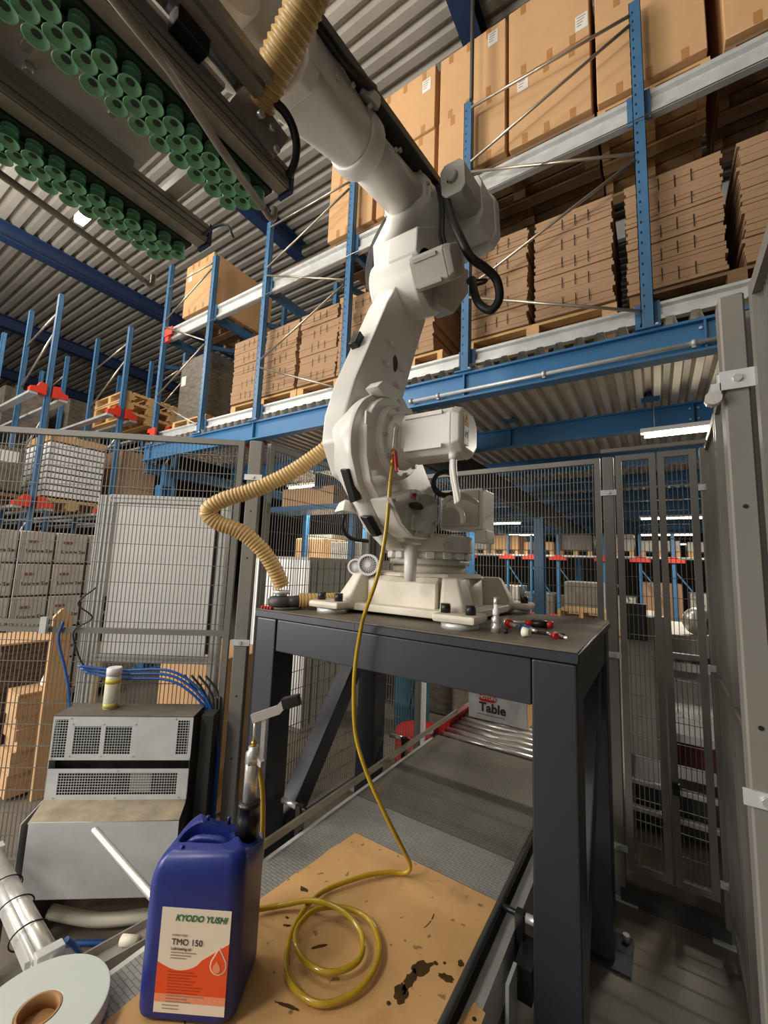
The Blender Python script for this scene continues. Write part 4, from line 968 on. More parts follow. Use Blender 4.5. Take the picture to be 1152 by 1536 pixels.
b = R_(); b.M = A2; b.prism([(-0.052, -0.028), (-0.048, -0.008), (-0.044, -0.010), (-0.028, -0.010), (-0.022, 0.002), (-0.020, -0.004), (-0.025, -0.016), (-0.026, -0.030), (-0.030, -0.030), (-0.031, -0.018), (-0.042, -0.018), (-0.044, -0.032), (-0.048, -0.032), (-0.048, -0.018)], 'x', -0.5323, -0.5320); b.build('animal_symbol', M_ink, s2)
b = R_(); b.M = A2; b.box(-0.5323, -0.5320, -0.054, -0.022, -0.046, -0.042); b.build('red_line', M_redp, s2)
b = R_()
b.tube(spline([(-0.575, AY-0.05, AZ-0.085), (-0.573, AY-0.05, AZ-0.14), (-0.565, AY-0.045, AZ-0.20), (-0.555, AY-0.04, AZ-0.255)], 6), [0.012-0.005*i/18 for i in range(19)], 10)
b.cyl((-0.575, AY-0.05, AZ-0.083), (-0.575, AY-0.05, AZ-0.105), 0.018, seg=8); b.build('motor_cable', M_white, rb)
b = R_(); b.tube(spline([(-0.59, AY-0.03, AZ-0.085), (-0.59, AY-0.03, AZ-0.15), (-0.58, AY-0.02, AZ-0.22), (-0.57, AY-0.03, AZ-0.26)], 6), 0.008, 8); b.build('motor_cable', M_white, rb)
# connector cover plate with main connector
cpY = [(1.215, 1.83), (1.40, 1.893), (1.595, 1.885), (1.60, 1.77), (1.548, 1.706), (1.385, 1.704), (1.30, 1.745)]
b = R_(); b.prism(cpY, 'x', XR, -0.785); b.build('connector_box', M_white, rb, bevel=0.008)
b = R_(); b.prism([(y*0.985+0.021, z*0.985+0.027) for y, z in cpY], 'x', -0.786, -0.772); cp2 = b.build('connector_plate', M_grey_cast, rb, bevel=0.003)
b = R_(); b.hull([(-0.770+dx_, 1.385+0.030*math.cos(a)*1.5, 1.822+0.014*math.sin(a)) for dx_ in (0, 0.016) for a in [2*PI*i/16 for i in range(16)]]); b.build('black_connector', M_blackp, cp2)
b = R_(); b.box(-0.7715, -0.7705, 1.355, 1.395, 1.85, 1.874); rl = b.build('red_label', M_redp, cp2)
for k in range(3):
    b = R_(); b.box(-0.7704, -0.7702, 1.359, 1.391, 1.855+0.006*k, 1.857+0.006*k); b.build('print_line', M_ink, rl)
b = R_(); b.box(-0.7715, -0.7705, 1.40, 1.412, 1.85, 1.866); b.build('white_label', M_panelw, cp2)
b = R_(); b.box(-0.772, -0.765, 1.365, 1.465, 1.728, 1.79); cvp = b.build('small_cover', M_grey_cast, cp2, bevel=0.002, seg=1)
for (y, z) in ((1.372, 1.735), (1.458, 1.735), (1.372, 1.783), (1.458, 1.783), (1.25, 1.826), (1.40, 1.872), (1.565, 1.868), (1.57, 1.775), (1.53, 1.722), (1.395, 1.72)):
    b = R_(); b.cyl((-0.771, y, z), (-0.760, y, z), 0.007, seg=8); b.build('bolt', M_grey_cast, cp2)
# cable gland ring, connection box, stub pipe, fans
b = R_(); b.ring((-0.745, 1.60, 1.945), (0.55, -0.83, 0), 0.060, 0.042, 0.035, 28); b.build('rubber_gland', M_black, rb, bevel=0.004)
b = R_(); b.box(-0.875, -0.66, 1.83, 2.0, 1.772, 1.965); bx_ = b.build('connection_box', M_white, rb, bevel=0.006)
b = R_(); b.box(-0.86, -0.675, 1.823, 1.831, 1.785, 1.955); b.build('box_lid', M_grey_cast, bx_, bevel=0.003, seg=1)
b = R_(); b.box(-0.70, -0.645, 1.84, 1.96, 1.71, 1.772); b.build('lower_box', M_white, rb, bevel=0.006)
for s in (0, 1):
    b = R_(); b.tube(spline([(-0.73, 1.56, 1.86-0.0*s), (-0.71, 1.60, 1.885+.01*s), (-0.68, 1.68, 1.895+.01*s), (-0.66, 1.76, 1.885)], 6), 0.010, 8); b.build('white_cable', M_white, rb)
b = R_(); b.tube(spline([(-0.72, 1.57, 1.85), (-0.695, 1.60, 1.852), (-0.67, 1.61, 1.82), (-0.66, 1.60, 1.775)], 6), 0.011, 8); b.build('white_cable', M_white, rb)
b = R_(); b.cyl((-0.845, 1.50, 1.53), (-0.845, 1.50, 1.675), 0.024, 0.028, seg=18); b.build('stub_pipe', M_white, rb)
for (c, r) in (((-1.125, 1.60, 1.590), 0.050), ((-1.215, 1.625, 1.578), 0.038)):
    c = Vector(c); b = R_(); b.ring(c, (0.45, -0.89, 0), r, r*0.80, 0.03, 28)
    d = Vector((0.45, -0.89, 0)).normalized(); b.cyl(c+d*0.006, c+d*0.026, r*0.26, seg=16)
    a1 = d.orthogonal().normalized(); a2 = d.cross(a1)
    for k in range(26):
        t = 2*PI*k/26; v = a1*math.cos(t)+a2*math.sin(t); b.bar(c+v*r*0.24+d*0.02, c+v*r*0.82+d*0.02, 0.0026, 0.006, up=d)
    fo = b.build('cooling_fan', M_panelw, rb)
    b = R_(); b.cyl(c-d*0.10, c+d*0.004, r*0.97, seg=24); b.build('fan_motor', M_white_d if r < .045 else M_darkgrey, fo)
# ---------------------------------------------------------------- lower arm
ARX0, ARX1 = -1.058, -0.948
prof = [(1.150, 2.046), (1.157, 2.157), (1.204, 2.305), (1.410, 2.748), (1.455, 2.825), (1.50, 2.93), (1.62, 2.99), (1.73, 2.95), (1.775, 2.852), (1.686, 2.649), (1.575, 2.36), (1.565, 2.10), (1.50, 1.95), (1.36, 1.89), (1.22, 1.93)]
b = R_(); b.prism(prof, 'x', ARX0, ARX1); la = b.build('lower_arm', M_white, rb, bevel=0.014)
for (y, z, r) in ((1.455, 2.565, .014), (1.43, 2.46, .014), (1.545, 2.49, .014), (1.53, 2.40, .014), (1.40, 2.33, .010)):
    b = R_(); b.cyl((ARX1-0.002, y, z), (ARX1+0.018, y, z), r, seg=14); b.build('boss', M_white, la)
b = R_(); b.prism([(1.475, 2.455), (1.49, 2.45), (1.505, 2.47), (1.51, 2.505), (1.50, 2.525), (1.482, 2.53), (1.468, 2.505)], 'x', ARX1-0.001, ARX1+0.001); b.build('arm_opening', M_black, la)
def on_front(y0, z0, y1, z1, x0, x1, m, name, th=0.012):
    d = Vector((0, y1-y0, z1-z0)).normalized(); nrm = Vector((0, d.z, -d.y)); nrm = nrm if nrm.y < 0 else -nrm
    b = R_(); P = []
    for (y, z) in ((y0, z0), (y1, z1)):
        for x in (x0, x1):
            for k in (-0.004, th): P.append(Vector((x, y, z))+nrm*k)
    b.hull(P); return b.build(name, m, rb, bevel=0.003, seg=1)
on_front(1.288, 2.485, 1.318, 2.55, -1.04, -1.0, M_blackp, 'limit_sensor', 0.03)
def cover(pts):
    b = R_(); nr = Vector((-0.30, -0.88, -0.35)).normalized()
    b.hull([Vector(p)+nr*k for p in pts for k in (-0.02, 0.010)]); return b.build('black_cover', M_blackp, rb, bevel=0.003, seg=1)
cover([(-0.945, 1.148, 1.935), (-0.905, 1.140, 1.930), (-0.895, 1.188, 1.822), (-0.935, 1.205, 1.818)])
cover([(-0.925, 1.252, 1.775), (-0.885, 1.245, 1.768), (-0.878, 1.310, 1.702), (-0.915, 1.325, 1.702)])
b = R_(); b.hull([(-1.10, 1.30, 1.80), (-1.02, 1.26, 1.80), (-1.10, 1.33, 1.845), (-1.02, 1.27, 1.845), (-1.02, 1.40, 1.80), (-1.02, 1.4, 1.84)]); b.build('end_stop', M_white, rb, bevel=0.004)
b = R_(); b.tube(spline([(-1.06, 1.32, 1.79), (-1.08, 1.34, 1.74), (-1.07, 1.38, 1.70), (-1.02, 1.44, 1.69)], 6), 0.009, 8); b.build('black_cable', M_black, rb)
# ---------------------------------------------------------------- elbow and upper arm
def ax(y, off=0.0):                                   # point on the upper arm axis
    return Vector((-1.0, y, 3.285+0.205*(y-0.846)))
ad = (ax(1.0)-ax(2.0)).normalized(); an = Vector((0, -ad.z, ad.y)); an = an if an.z > 0 else -an; axx = Vector((1, 0, 0))
def circ(c, r, n=24, d=None):
    return [c+(axx*math.cos(t)+an*math.sin(t))*r for t in [2*PI*i/n for i in range(n)]]
# axis 3 joint
b = R_(); b.cyl((-1.095, 1.605, 2.93), (-0.86, 1.605, 2.93), 0.150, seg=36); b.build('elbow_joint', M_white, rb, bevel=0.008)
b = R_(); b.cyl((-0.862, 1.605, 2.93), (-0.835, 1.605, 2.93), 0.155, 0.14, seg=36); b.build('joint_flange', M_white, rb, bevel=0.004)
b = R_(); b.hull(circ(ax(1.70), 0.135)+circ(ax(1.84), 0.16)+[(x, y, z) for x in (-1.10, -0.85) for (y, z) in ((1.50, 3.0), (1.48, 3.12), (1.62, 2.86), (1.82, 2.90), (1.95, 3.05))]+[(x, 2.02, z) for x in (-1.10, -0.84) for z in (3.2, 3.58)]); b.build('elbow_housing', M_white, rb, bevel=0.014)
b = R_(); b.hull([(x, y, z) for x in (-0.99, -0.835) for (y, z) in ((1.45, 2.98), (1.46, 3.10), (1.62, 3.22), (1.66, 3.08), (1.55, 2.92))]); b.build('elbow_web', M_white, rb, bevel=0.010)
b = R_(); b.hull([(x, y, z) for x in (-0.90, -0.80) for (y, z) in ((1.62, 2.80), (1.80, 2.86), (1.98, 3.08), (1.98, 3.22), (1.72, 3.10), (1.6, 2.95))]); b.build('elbow_gear_cover', M_grey_cast, rb, bevel=0.012)
A3 = Matrix.Translation((0, 1.50, 2.895)) @ Matrix.Rotation(math.radians(38), 4, 'X')
mo3 = motor('elbow_motor', None, 0.070, -0.85, -0.69, A3, rb, ch=0.018, m=M_grey_cast)
b = R_(); b.M = A3; b.hull([(-0.689, p, q) for p, q in oc(.071, .018)]+[(-0.660, p, q) for p, q in oc(.064, .026)]); b.build('motor_end_cap', M_grey_cast, rb, bevel=0.005)
b = R_(); b.cyl((-0.745, 1.54, 2.965), (-0.742, 1.535, 2.995), 0.022, seg=14); b.build('cable_gland', M_grey_cast, rb)
# rear block and axis 4 motor parallel to the arm
b = R_(); P = []
for (x, q) in ((-1.08, -0.13), (-1.08, 0.10), (-0.92, 0.13), (-0.70, 0.12), (-0.655, 0.07), (-0.655, -0.12), (-0.70, -0.17), (-0.95, -0.19)):
    for y in (1.98, 2.06):
        c = ax(y); P.append((x, c.y+an.y*q, c.z+an.z*q))
b.hull(P); b.build('rear_plate', M_white, rb, bevel=0.016)
b = R_(); P = []
for (x, q) in ((-0.86, -0.15), (-0.86, 0.10), (-0.68, 0.09), (-0.665, 0.05), (-0.665, -0.10), (-0.69, -0.15)):
    for y in (1.80, 1.985):
        c = ax(y); P.append((x, c.y+an.y*q, c.z+an.z*q))
b.hull(P); b.build('gear_case', M_white, rb, bevel=0.010)
b = R_(); P = []
for (x, q) in ((-0.80, -0.055), (-0.80, 0.045), (-0.775, 0.07), (-0.70, 0.07), (-0.675, 0.045), (-0.675, -0.055), (-0.70, -0.08), (-0.775, -0.08)):
    for y in (1.60, 1.96):
        c = ax(y); P.append((x, c.y+an.y*q, c.z+an.z*q-0.02))
b.hull(P); m4 = b.build('wrist_motor', M_grey_cast, rb, bevel=0.006)
c0 = ax(1.60)+Vector((0.262, 0, -0.02)); b = R_(); b.cyl(c0, c0+ad*0.02, 0.030, 0.022, seg=16); b.build('motor_connector', M_grey_cast, m4)
b = R_(); b.hull([(-0.735, 1.90, 3.62), (-0.70, 1.90, 3.60), (-0.735, 2.0, 3.64), (-0.70, 2.0, 3.62), (-0.72, 1.95, 3.665)]); b.build('lifting_eye', M_white, rb, bevel=0.004)
# upper arm tube and housing
b = R_(); b.cyl(ax(1.66), ax(1.625), 0.138, 0.136, seg=44); b.cyl(ax(1.625), ax(1.605), 0.124, 0.120, seg=44); b.build('tube_flange', M_white, rb, bevel=0.004)
b = R_(); b.cyl(ax(1.67), ax(1.20), 0.102, 0.098, seg=40); b.build('upper_arm_tube', M_white, rb)
for k in range(10):
    a = 2*PI*k/10+.2; c = ax(1.625)+(axx*math.cos(a)+an*math.sin(a))*0.130
    b = R_(); b.cyl(c, c+ad*0.012, 0.008, seg=8); b.build('bolt', M_grey_cast, rb)
b = R_(); b.hull(circ(ax(1.255), 0.110)+circ(ax(1.235), 0.126)+circ(ax(1.19), 0.126)+circ(ax(1.16), 0.118)); b.build('arm_collar', M_white, rb, bevel=0.008)
b = R_(); b.hull(circ(ax(1.17), 0.108)+[ax(0.82)+axx*x+an*q for (x, q) in ((-.125, -.07), (-.125, .09), (-.08, .125), (.08, .125), (.125, .09), (.125, -.07), (.08, -.115), (-.08, -.115))]); b.build('upper_arm_housing', M_white, rb, bevel=0.016)
b = R_(); b.hull([ax(0.83)+axx*x+an*q+ad*s for (x, q) in ((-.13, -.08), (-.13, .09), (-.085, .13), (.085, .13), (.13, .09), (.13, -.08), (.085, -.125), (-.085, -.125)) for s in (0, 0.06)]); b.build('wrist_flange', M_white, rb, bevel=0.012)
for (y, q) in ((1.13, .06), (1.02, .05), (0.93, -.02)):
    c = ax(y)+axx*0.115+an*q*0.6; b = R_(); b.cyl(c, c+axx*0.016, 0.009, seg=10); b.build('bolt', M_grey_cast, rb)
b = R_(); c = ax(1.16)+axx*0.10+an*0.085; b.lathe([(0.045, 0), (0.045, 0.02), (0.036, 0.034), (0.012, 0.042)], c, axx*0.6+an*0.8, seg=22); b.build('inspection_cap', M_white, rb)
for (y, q) in ((1.36, .03), (1.40, .055), (1.30, .0)):
    c = ax(y)+axx*0.094+an*q; b = R_(); b.cyl(c, c+axx*0.012, 0.010, seg=10); b.build('plug', M_grey_cast, rb)
# dark cover and hoses along the top of the arm
b = R_(); P = []
for (x, q) in ((-0.10, 0.105), (-0.10, 0.165), (0.04, 0.185), (0.118, 0.165), (0.125, 0.11)):
    for y in (0.80, 1.86): P.append(ax(y)+axx*x+an*q)
b.hull(P); b.build('dark_cover', M_darkgrey, rb, bevel=0.006)
b = R_(); b.tube(spline([ax(0.76)+axx*0.10+an*0.10, ax(0.82)+axx*0.13+an*0.07, ax(0.95)+axx*0.138+an*0.055, ax(1.08)+axx*0.136+an*0.085, ax(1.16)+axx*0.128+an*0.12], 8), 0.017, 10); b.build('black_hose', M_black, rb)
def px_cable(name, pts, r, m=M_black): b = R_(); b.tube(spline(pts, 8), r, 10); return b.build(name, m, rb)
px_cable('thick_cable', [(-0.94, 1.84, 3.66), (-0.905, 1.75, 3.575), (-0.819, 1.68, 3.434), (-0.733, 1.589, 3.199), (-0.675, 1.56, 3.047), (-0.632, 1.58, 2.949), (-0.584, 1.629, 2.911), (-0.547, 1.672, 2.867), (-0.543, 1.698, 2.792), (-0.583, 1.701, 2.752), (-0.637, 1.695, 2.799), (-0.673, 1.717, 2.901), (-0.70, 1.78, 2.99), (-0.74, 1.84, 3.04)], 0.019)
for k in range(2):
    px_cable('thin_cable', [(-0.90+.012*k, 1.80, 3.60), (-0.869+.012*k, 1.72, 3.523), (-0.794+.012*k, 1.60, 3.254), (-0.768+.014*k, 1.545, 3.096), (-0.752+.014*k, 1.535, 3.03), (-0.745, 1.54, 2.99)], 0.008)
    px_cable('thin_cable', [(-0.93+.012*k, 1.83, 3.65), (-0.863, 1.73, 3.535-.02*k), (-0.80, 1.66, 3.45-.02*k), (-0.755, 1.60, 3.42-.012*k), (-0.738, 1.60, 3.41-.012*k)], 0.009)
for k in range(4):
    px_cable('looped_cable', [(-1.06-.01*k, 1.95, 3.72), (-1.20-.02*k, 1.94, 3.74+.02*k), (-1.29-.012*k, 1.86, 3.60), (-1.315-.012*k, 1.80, 3.40), (-1.29-.012*k, 1.76, 3.20), (-1.20-.01*k, 1.72, 3.05), (-1.08, 1.68, 2.97)], 0.015)
px_cable('thin_cable', [(-0.72, 1.80, 2.99), (-0.68, 1.78, 2.96), (-0.645, 1.79, 2.965), (-0.64, 1.80, 2.985), (-0.69, 1.80, 3.0)], 0.006)
# ---------------------------------------------------------------- wrist
b = R_(); b.hull([ax(0.79)+axx*x+an*q for (x, q) in ((-.12, -.06), (-.12, .1), (.12, .1), (.12, -.06), (0, -.12))]+[(-1.12, 0.50, 3.33), (-0.90, 0.52, 3.33), (-1.16, 0.56, 3.08), (-0.90, 0.62, 3.08), (-1.10, 0.70, 3.10), (-1.12, 0.40, 3.15), (-0.92, 0.42, 3.15)]); b.build('wrist_body', M_white, rb, bevel=0.02)
b = R_(); b.cyl((-1.20, 0.46, 3.13), (-0.86, 0.46, 3.13), 0.135, seg=36); b.build('wrist_joint', M_white, rb, bevel=0.01)
b = R_(); b.hull([(-1.08, .50, 3.02), (-1.08, .56, 2.99), (-.98, .50, 3.02), (-.98, .56, 2.99), (-1.06, .50, 2.93), (-1.0, .50, 2.93), (-1.06, .40, 2.95), (-1.0, .40, 2.95)]); b.build('wrist_bracket', M_white, rb, bevel=0.008)
b = R_(); b.cyl((-1.14, 0.40, 3.03), (-1.14, 0.40, 2.85), 0.095, 0.10, seg=32); b.build('tool_flange', M_grey_cast, rb, bevel=0.005)

# ================================================================== GRIPPER
gp = thing('vacuum_gripper', 'grey vacuum gripper with rows of green suction cups hanging from the robot wrist', 'gripper', (-1.18, 0.3, 2.65))
b = MB(); b.box(-1.50, -0.90, -0.35, 0.535, 2.815, 2.83); b.build('base_plate', M_gplate, gp)
b = MB(); b.cyl((-1.14, 0.40, 2.83), (-1.14, 0.40, 2.855), 0.12, seg=28); b.build('mount_disc', M_gplate, gp)
def cup_proto(parent, loc, nm='suction_cup'):
    b = MB(); x, y, z = loc
    prof = [(0.009, 0.046), (0.018, 0.043), (0.0195, 0.039), (0.013, 0.034), (0.0195, 0.029), (0.0195, 0.026), (0.013, 0.021), (0.0185, 0.016), (0.016, 0.011), (0.0205, 0.005), (0.0245, 0.0), (0.0225, 0.0005), (0.0095, 0.009)]
    seg = 18; prev = None
    for r, h in prof:
        cur = [b._v((r*math.cos(2*PI*i/seg), r*math.sin(2*PI*i/seg), h)) for i in range(seg)]
        if prev:
            for i in range(seg): b.bm.faces.new((prev[i], prev[(i+1) % seg], cur[(i+1) % seg], cur[i])).smooth = True
        prev = cur
    b.bm.faces.new(prev)
    me_o = b.build(nm, M_cup); me = me_o.data; bpy.data.objects.remove(me_o)
    me.materials.append(M_cup_in); me.polygons[len(me.polygons)-1].material_index = 1
    return me
cme = cup_proto(gp, (0, 0, 0))
bars = []
for (rows, x0, x1, lab_) in (((-0.960, -0.998, -1.036), -1.062, -0.932, 'front'), ((-1.376, -1.413, -1.450), -1.478, -1.348, 'rear')):
    b = MB(); b.box(x0, x1, -0.45, 0.735, 2.698, 2.722); b.box(x0+0.02, x1-0.02, -0.45, 0.735, 2.722, 2.762)
    br = b.build('cup_bar', mat('dark_green_foam_bar_'+lab_, (44,62,50), 0.7, var=0.15), gp); bars.append(br)
    for k, xr in enumerate(rows):
        for i in range(14):
            y = 0.706-0.0225*k-0.0515*i
            if y < 0.0: continue
            o = bpy.data.objects.new('suction_cup', cme); COL.objects.link(o); o.parent = br
            o.location = Vector((xr, y, 2.652))-Vector(gp['_w'])
    b = MB(); xa, xb = (x1+0.004, x1+0.052) if lab_ == 'front' else (x1+0.004, x1+0.062)
    for (za, zb) in ((2.704, 2.720), (2.726, 2.744), (2.750, 2.766)): b.box(xa, xb, -0.45, 0.755, za, zb)
    b.box(xa+0.004, xb-0.006, -0.45, 0.752, 2.70, 2.77); b.build('slotted_profile', M_gprof, gp)
    b = MB(); b.box(xa-0.002, xb+0.004, 0.756, 0.768, 2.694, 2.772); b.build('end_cap', M_navy, gp)
b = MB(); b.box(-1.318, -1.288, -0.45, 0.50, 2.735, 2.79); b.build('stiffener_bar', M_gprof, gp)
b = MB(); b.box(-1.49, -0.90, 0.60, 0.64, 2.772, 2.80); b.build('cross_bar', M_gplate, gp)
b = MB(); b.box(-0.862, -0.822, -0.45, 0.60, 2.83, 2.872); b.box(-0.812, -0.79, -0.45, 0.60, 2.835, 2.862); b.build('upper_rail', M_gprof, gp)
b = MB(); b.box(-1.47, -0.79, 0.05, 0.10, 2.772, 2.812); b.build('cross_bar', M_gplate, gp)
for (y, xx0, xx1) in ((0.215, -1.22, -1.12), (0.40, -1.20, -1.07)):
    b = MB(); b.cyl((xx0, y, 2.79), (xx1, y, 2.79), 0.013, seg=14); b.build('vacuum_pipe', M_steel, gp)
for (x, y) in ((-1.15, .28), (-1.28, .24), (-1.08, .16), (-1.10, .12)):
    b = MB(); b.cyl((x, y, 2.79), (x, y, 2.814), 0.011, seg=10); b.build('screw', M_steel, gp)
b = MB(); b.box(-0.895, -0.85, 0.38, 0.46, 2.79, 2.84); b.build('valve_block', M_blackp, gp, bevel=0.004)
b = MB(); b.cyl((-0.87, 0.20, 2.80), (-0.87, 0.36, 2.82), 0.012, seg=12); b.build('cylinder_rod', M_gprof, gp)
b = MB(); b.box(-1.11, -1.06, 0.545, 0.60, 2.74, 2.782); b.build('sensor', M_darkgrey, gp)
b = MB(); b.bar((-0.885, 0.565, 2.83), (-0.862, 0.70, 2.775), 0.012, 0.10); hb = b.build('hinge_plate', M_gprof, gp)
for (y, z) in ((.58, 2.86), (.62, 2.80), (.66, 2.80), (.68, 2.75)):
    b = MB(); b.cyl((-0.868, y, z), (-0.852, y, z), 0.010, seg=10); b.build('bolt', M_steel, hb)
b = MB(); b.tube(spline([(-0.875, 0.60, 2.87), (-0.83, 0.67, 2.85), (-0.825, 0.72, 2.80), (-0.86, 0.745, 2.75), (-0.905, 0.75, 2.735)], 8), 0.012, 10); b.build('black_tube', M_black, gp)
b = MB(); b.tube(spline([(-1.02, 0.30, 3.05), (-0.98, 0.42, 2.98), (-0.93, 0.50, 2.92), (-0.90, 0.58, 2.87)], 8), 0.018, 10); b.build('black_tube', M_black, gp)
b = MB(); b.tube(spline([(-1.12, 0.745, 2.64), (-1.16, 0.74, 2.70), (-1.25, 0.735, 2.715), (-1.31, 0.74, 2.72)], 8), 0.004, 8); b.build('thin_cable', M_navy, gp)
b = MB(); b.tube([(-0.655, 0.185, 2.435), (-0.748, 0.33, 2.525), (-0.825, 0.496, 2.555), (-0.855, 0.65, 2.541)], 0.010, 10); b.tube(spline([(-0.855, 0.65, 2.541), (-0.858, 0.675, 2.535), (-0.86, 0.69, 2.545), (-0.86, 0.692, 2.575)], 6), 0.009, 10); hk = b.build('support_rod', M_gprof, gp)
b = MB(); b.cyl((-0.655, 0.185, 2.435), (-0.70, 0.10, 2.72), 0.010, seg=10); b.build('rod_arm', M_gprof, gp)
b = MB(); b.tube([(-1.20, 0.15, 2.44), (-1.293, 0.347, 2.48), (-1.305, 0.464, 2.472), (-1.316, 0.577, 2.453)], 0.009, 10); b.tube(spline([(-1.316, 0.577, 2.453), (-1.312, 0.595, 2.445), (-1.312, 0.603, 2.455), (-1.313, 0.604, 2.485)], 6), 0.008, 10); b.build('support_rod', M_gprof, gp)
b = MB(); b.cyl((-1.20, 0.15, 2.44), (-1.35, 0.06, 2.72), 0.010, seg=10); b.build('rod_arm', M_gprof, gp)

# ================================================================== TAN HOSES
def ribbed(name, label, pts, r, pitch=0.016, parent=None):
    P = resample(spline(pts, 14), pitch/4); b = MB(); rr = [r*(1.0 if (i % 4) in (0, 1) else 0.90) for i in range(len(P))]
    b.tube(P, rr, 16)
    t = thing(name, label, 'hose', pts[0]); h = b.build('hose', M_hose, t)
    b = MB()
    for i in range(2, len(P)-3, 4):
        d = (P[i+1]-P[i]).normalized(); b.ring(P[i]+d*pitch*0.20, d, r*0.945, r*0.88, pitch*0.24, 16)
    o = b.build('dark_ribs', M_hosewire, t); o['kind'] = 'stuff'
    return t
ribbed('vacuum_hose', 'thick tan ribbed hose climbing from the gripper beside the robot wrist', [(-0.975, 0.655, 2.786), (-0.927, 0.643, 2.839), (-0.871, 0.626, 2.872), (-0.796, 0.61, 2.906), (-0.728, 0.601, 2.945), (-0.662, 0.59, 2.99), (-0.613, 0.60, 3.06), (-0.62, 0.66, 3.2)], 0.046, 0.018)
t = ribbed('vacuum_hose', 'long tan ribbed hose looping from the robot shoulder over the fence to the table', [(-1.16, 1.50, 2.24), (-1.24, 1.46, 2.17), (-1.319, 1.41, 2.09), (-1.42, 1.332, 1.992), (-1.534, 1.237, 1.91), (-1.634, 1.155, 1.857), (-1.685, 1.117, 1.805), (-1.663, 1.151, 1.757), (-1.592, 1.227, 1.72), (-1.534, 1.302, 1.649), (-1.502, 1.365, 1.558), (-1.49, 1.41, 1.475)], 0.037, 0.016)
ribbed('vacuum_hose', 'short tan ribbed hose lying on the table behind the robot base', [(-1.415, 1.45, 1.410), (-1.36, 1.53, 1.41), (-1.33, 1.66, 1.409), (-1.335, 1.85, 1.408), (-1.37, 2.05, 1.408)], 0.036, 0.016)
t = thing('hose_connector', 'round dark grey hose connector lying on the left end of the table', 'connector', (-1.49, 1.41, TZ))
b = MB(); b.lathe([(0.056, 0.012), (0.060, 0.016), (0.060, 0.042), (0.050, 0.054), (0.02, 0.06)], (-1.49, 1.41, TZ), seg=28); b.build('disc', M_darkgrey, t)
b = MB(); b.lathe([(0.070, 0.0), (0.070, 0.011)], (-1.46, 1.415, TZ), seg=24); b.build('plate', M_darkgrey, t)
b = MB(); b.cyl((-1.46, 1.415, TZ+0.032), (-1.405, 1.455, TZ+0.036), 0.026, 0.030, seg=18); b.build('side_outlet', M_darkgrey, t)
b = MB(); b.ring((-1.49, 1.41, TZ+0.068), (0, 0, 1), 0.040, 0.030, 0.016, 20); b.cyl((-1.49, 1.41, TZ+0.055), (-1.49, 1.41, TZ+0.07), 0.024, seg=14); b.build('hose_clamp', M_galv, t)

# ================================================================== TABLE TOP TOOLS
def T(name, label, cat, loc): return thing(name, label, cat, loc)
t = T('grease_coupling', 'upright chrome grease coupling standing at the table front edge', 'tool', (-0.487, 1.50, TZ))
b = MB(); b.lathe([(0.018, 0), (0.018, 0.028), (0.015, 0.030), (0.0165, 0.034), (0.0165, 0.05), (0.010, 0.056), (0.010, 0.060)], (-0.487, 1.50, TZ), seg=18); b.build('body', M_steel, t)
b = MB(); b.lathe([(0.0095, 0.06), (0.012, 0.063), (0.012, 0.078), (0.008, 0.082), (0.008, 0.098)], (-0.487, 1.50, TZ), seg=16); b.build('tip', M_panelw, t)
b = MB(); b.lathe([(0.008, 0.098), (0.0095, 0.1), (0.0095, 0.122), (0.004, 0.124)], (-0.487, 1.50, TZ), seg=14); b.build('cap', M_steel, t)
def stick(name, label, cat, p0, p1, segs):
    t = thing(name, label, cat, p0); p0, p1 = Vector(p0), Vector(p1)
    for (a, c, r0, r1, m, nm, sg) in segs:
        b = MB(); b.cyl(p0.lerp(p1, a), p0.lerp(p1, c), r0, r1, seg=sg); b.build(nm, m, t)
    return t
stick('screwdriver', 'red and black handled ratchet lying at the back of the table tools', 'tool', (-0.34, 1.74, TZ+0.017), (-0.52, 1.70, TZ+0.017), [(0, .12, .013, .016, M_redp, 'red_cap', 12), (.12, .42, .016, .015, M_blackp, 'grip', 12), (.42, .55, .014, .010, M_redp, 'red_collar', 12), (.55, .92, .0065, .0065, M_steel, 'shaft', 8), (.92, 1, .014, .014, M_steel, 'head', 12)])
stick('ratchet', 'chrome socket ratchet with red ring lying on the table', 'tool', (-0.50, 1.66, TZ+0.018), (-0.44, 1.60, TZ+0.014), [(0, .25, .018, .018, M_steel, 'head', 14), (.25, .45, .016, .016, M_redp, 'red_ring', 14), (.45, 1, .009, .008, M_steel, 'handle', 10)])
stick('pliers', 'blue handled pliers lying among the tools on the table', 'tool', (-0.42, 1.60, TZ+0.014), (-0.36, 1.55, TZ+0.014), [(0, .6, .014, .011, M_bcable, 'blue_handle', 12), (.6, 1, .009, .005, M_steel, 'jaw', 10)])
stick('socket', 'pale round socket lying nearest the table corner', 'tool', (-0.385, 1.475, TZ+0.017), (-0.362, 1.47, TZ+0.017), [(0, 1, .017, .012, M_cream, 'socket', 16)])
stick('socket', 'dark small socket beside the chrome coupling', 'tool', (-0.455, 1.495, TZ+0.010), (-0.443, 1.495, TZ+0.010), [(0, 1, .010, .009, M_black, 'socket', 12)])
stick('hex_key', 'black hex key lying between the tools', 'tool', (-0.41, 1.58, TZ+0.006), (-0.27, 1.57, TZ+0.006), [(0, .9, .0055, .0055, M_black, 'shaft', 6), (.9, 1, .008, .008, M_black, 'tip', 6)])
stick('screwdriver', 'short red handled screwdriver at the right of the tools', 'tool', (-0.285, 1.51, TZ+0.010), (-0.325, 1.56, TZ+0.010), [(0, .4, .010, .008, M_redp, 'handle', 10), (.4, 1, .004, .004, M_steel, 'shaft', 8)])
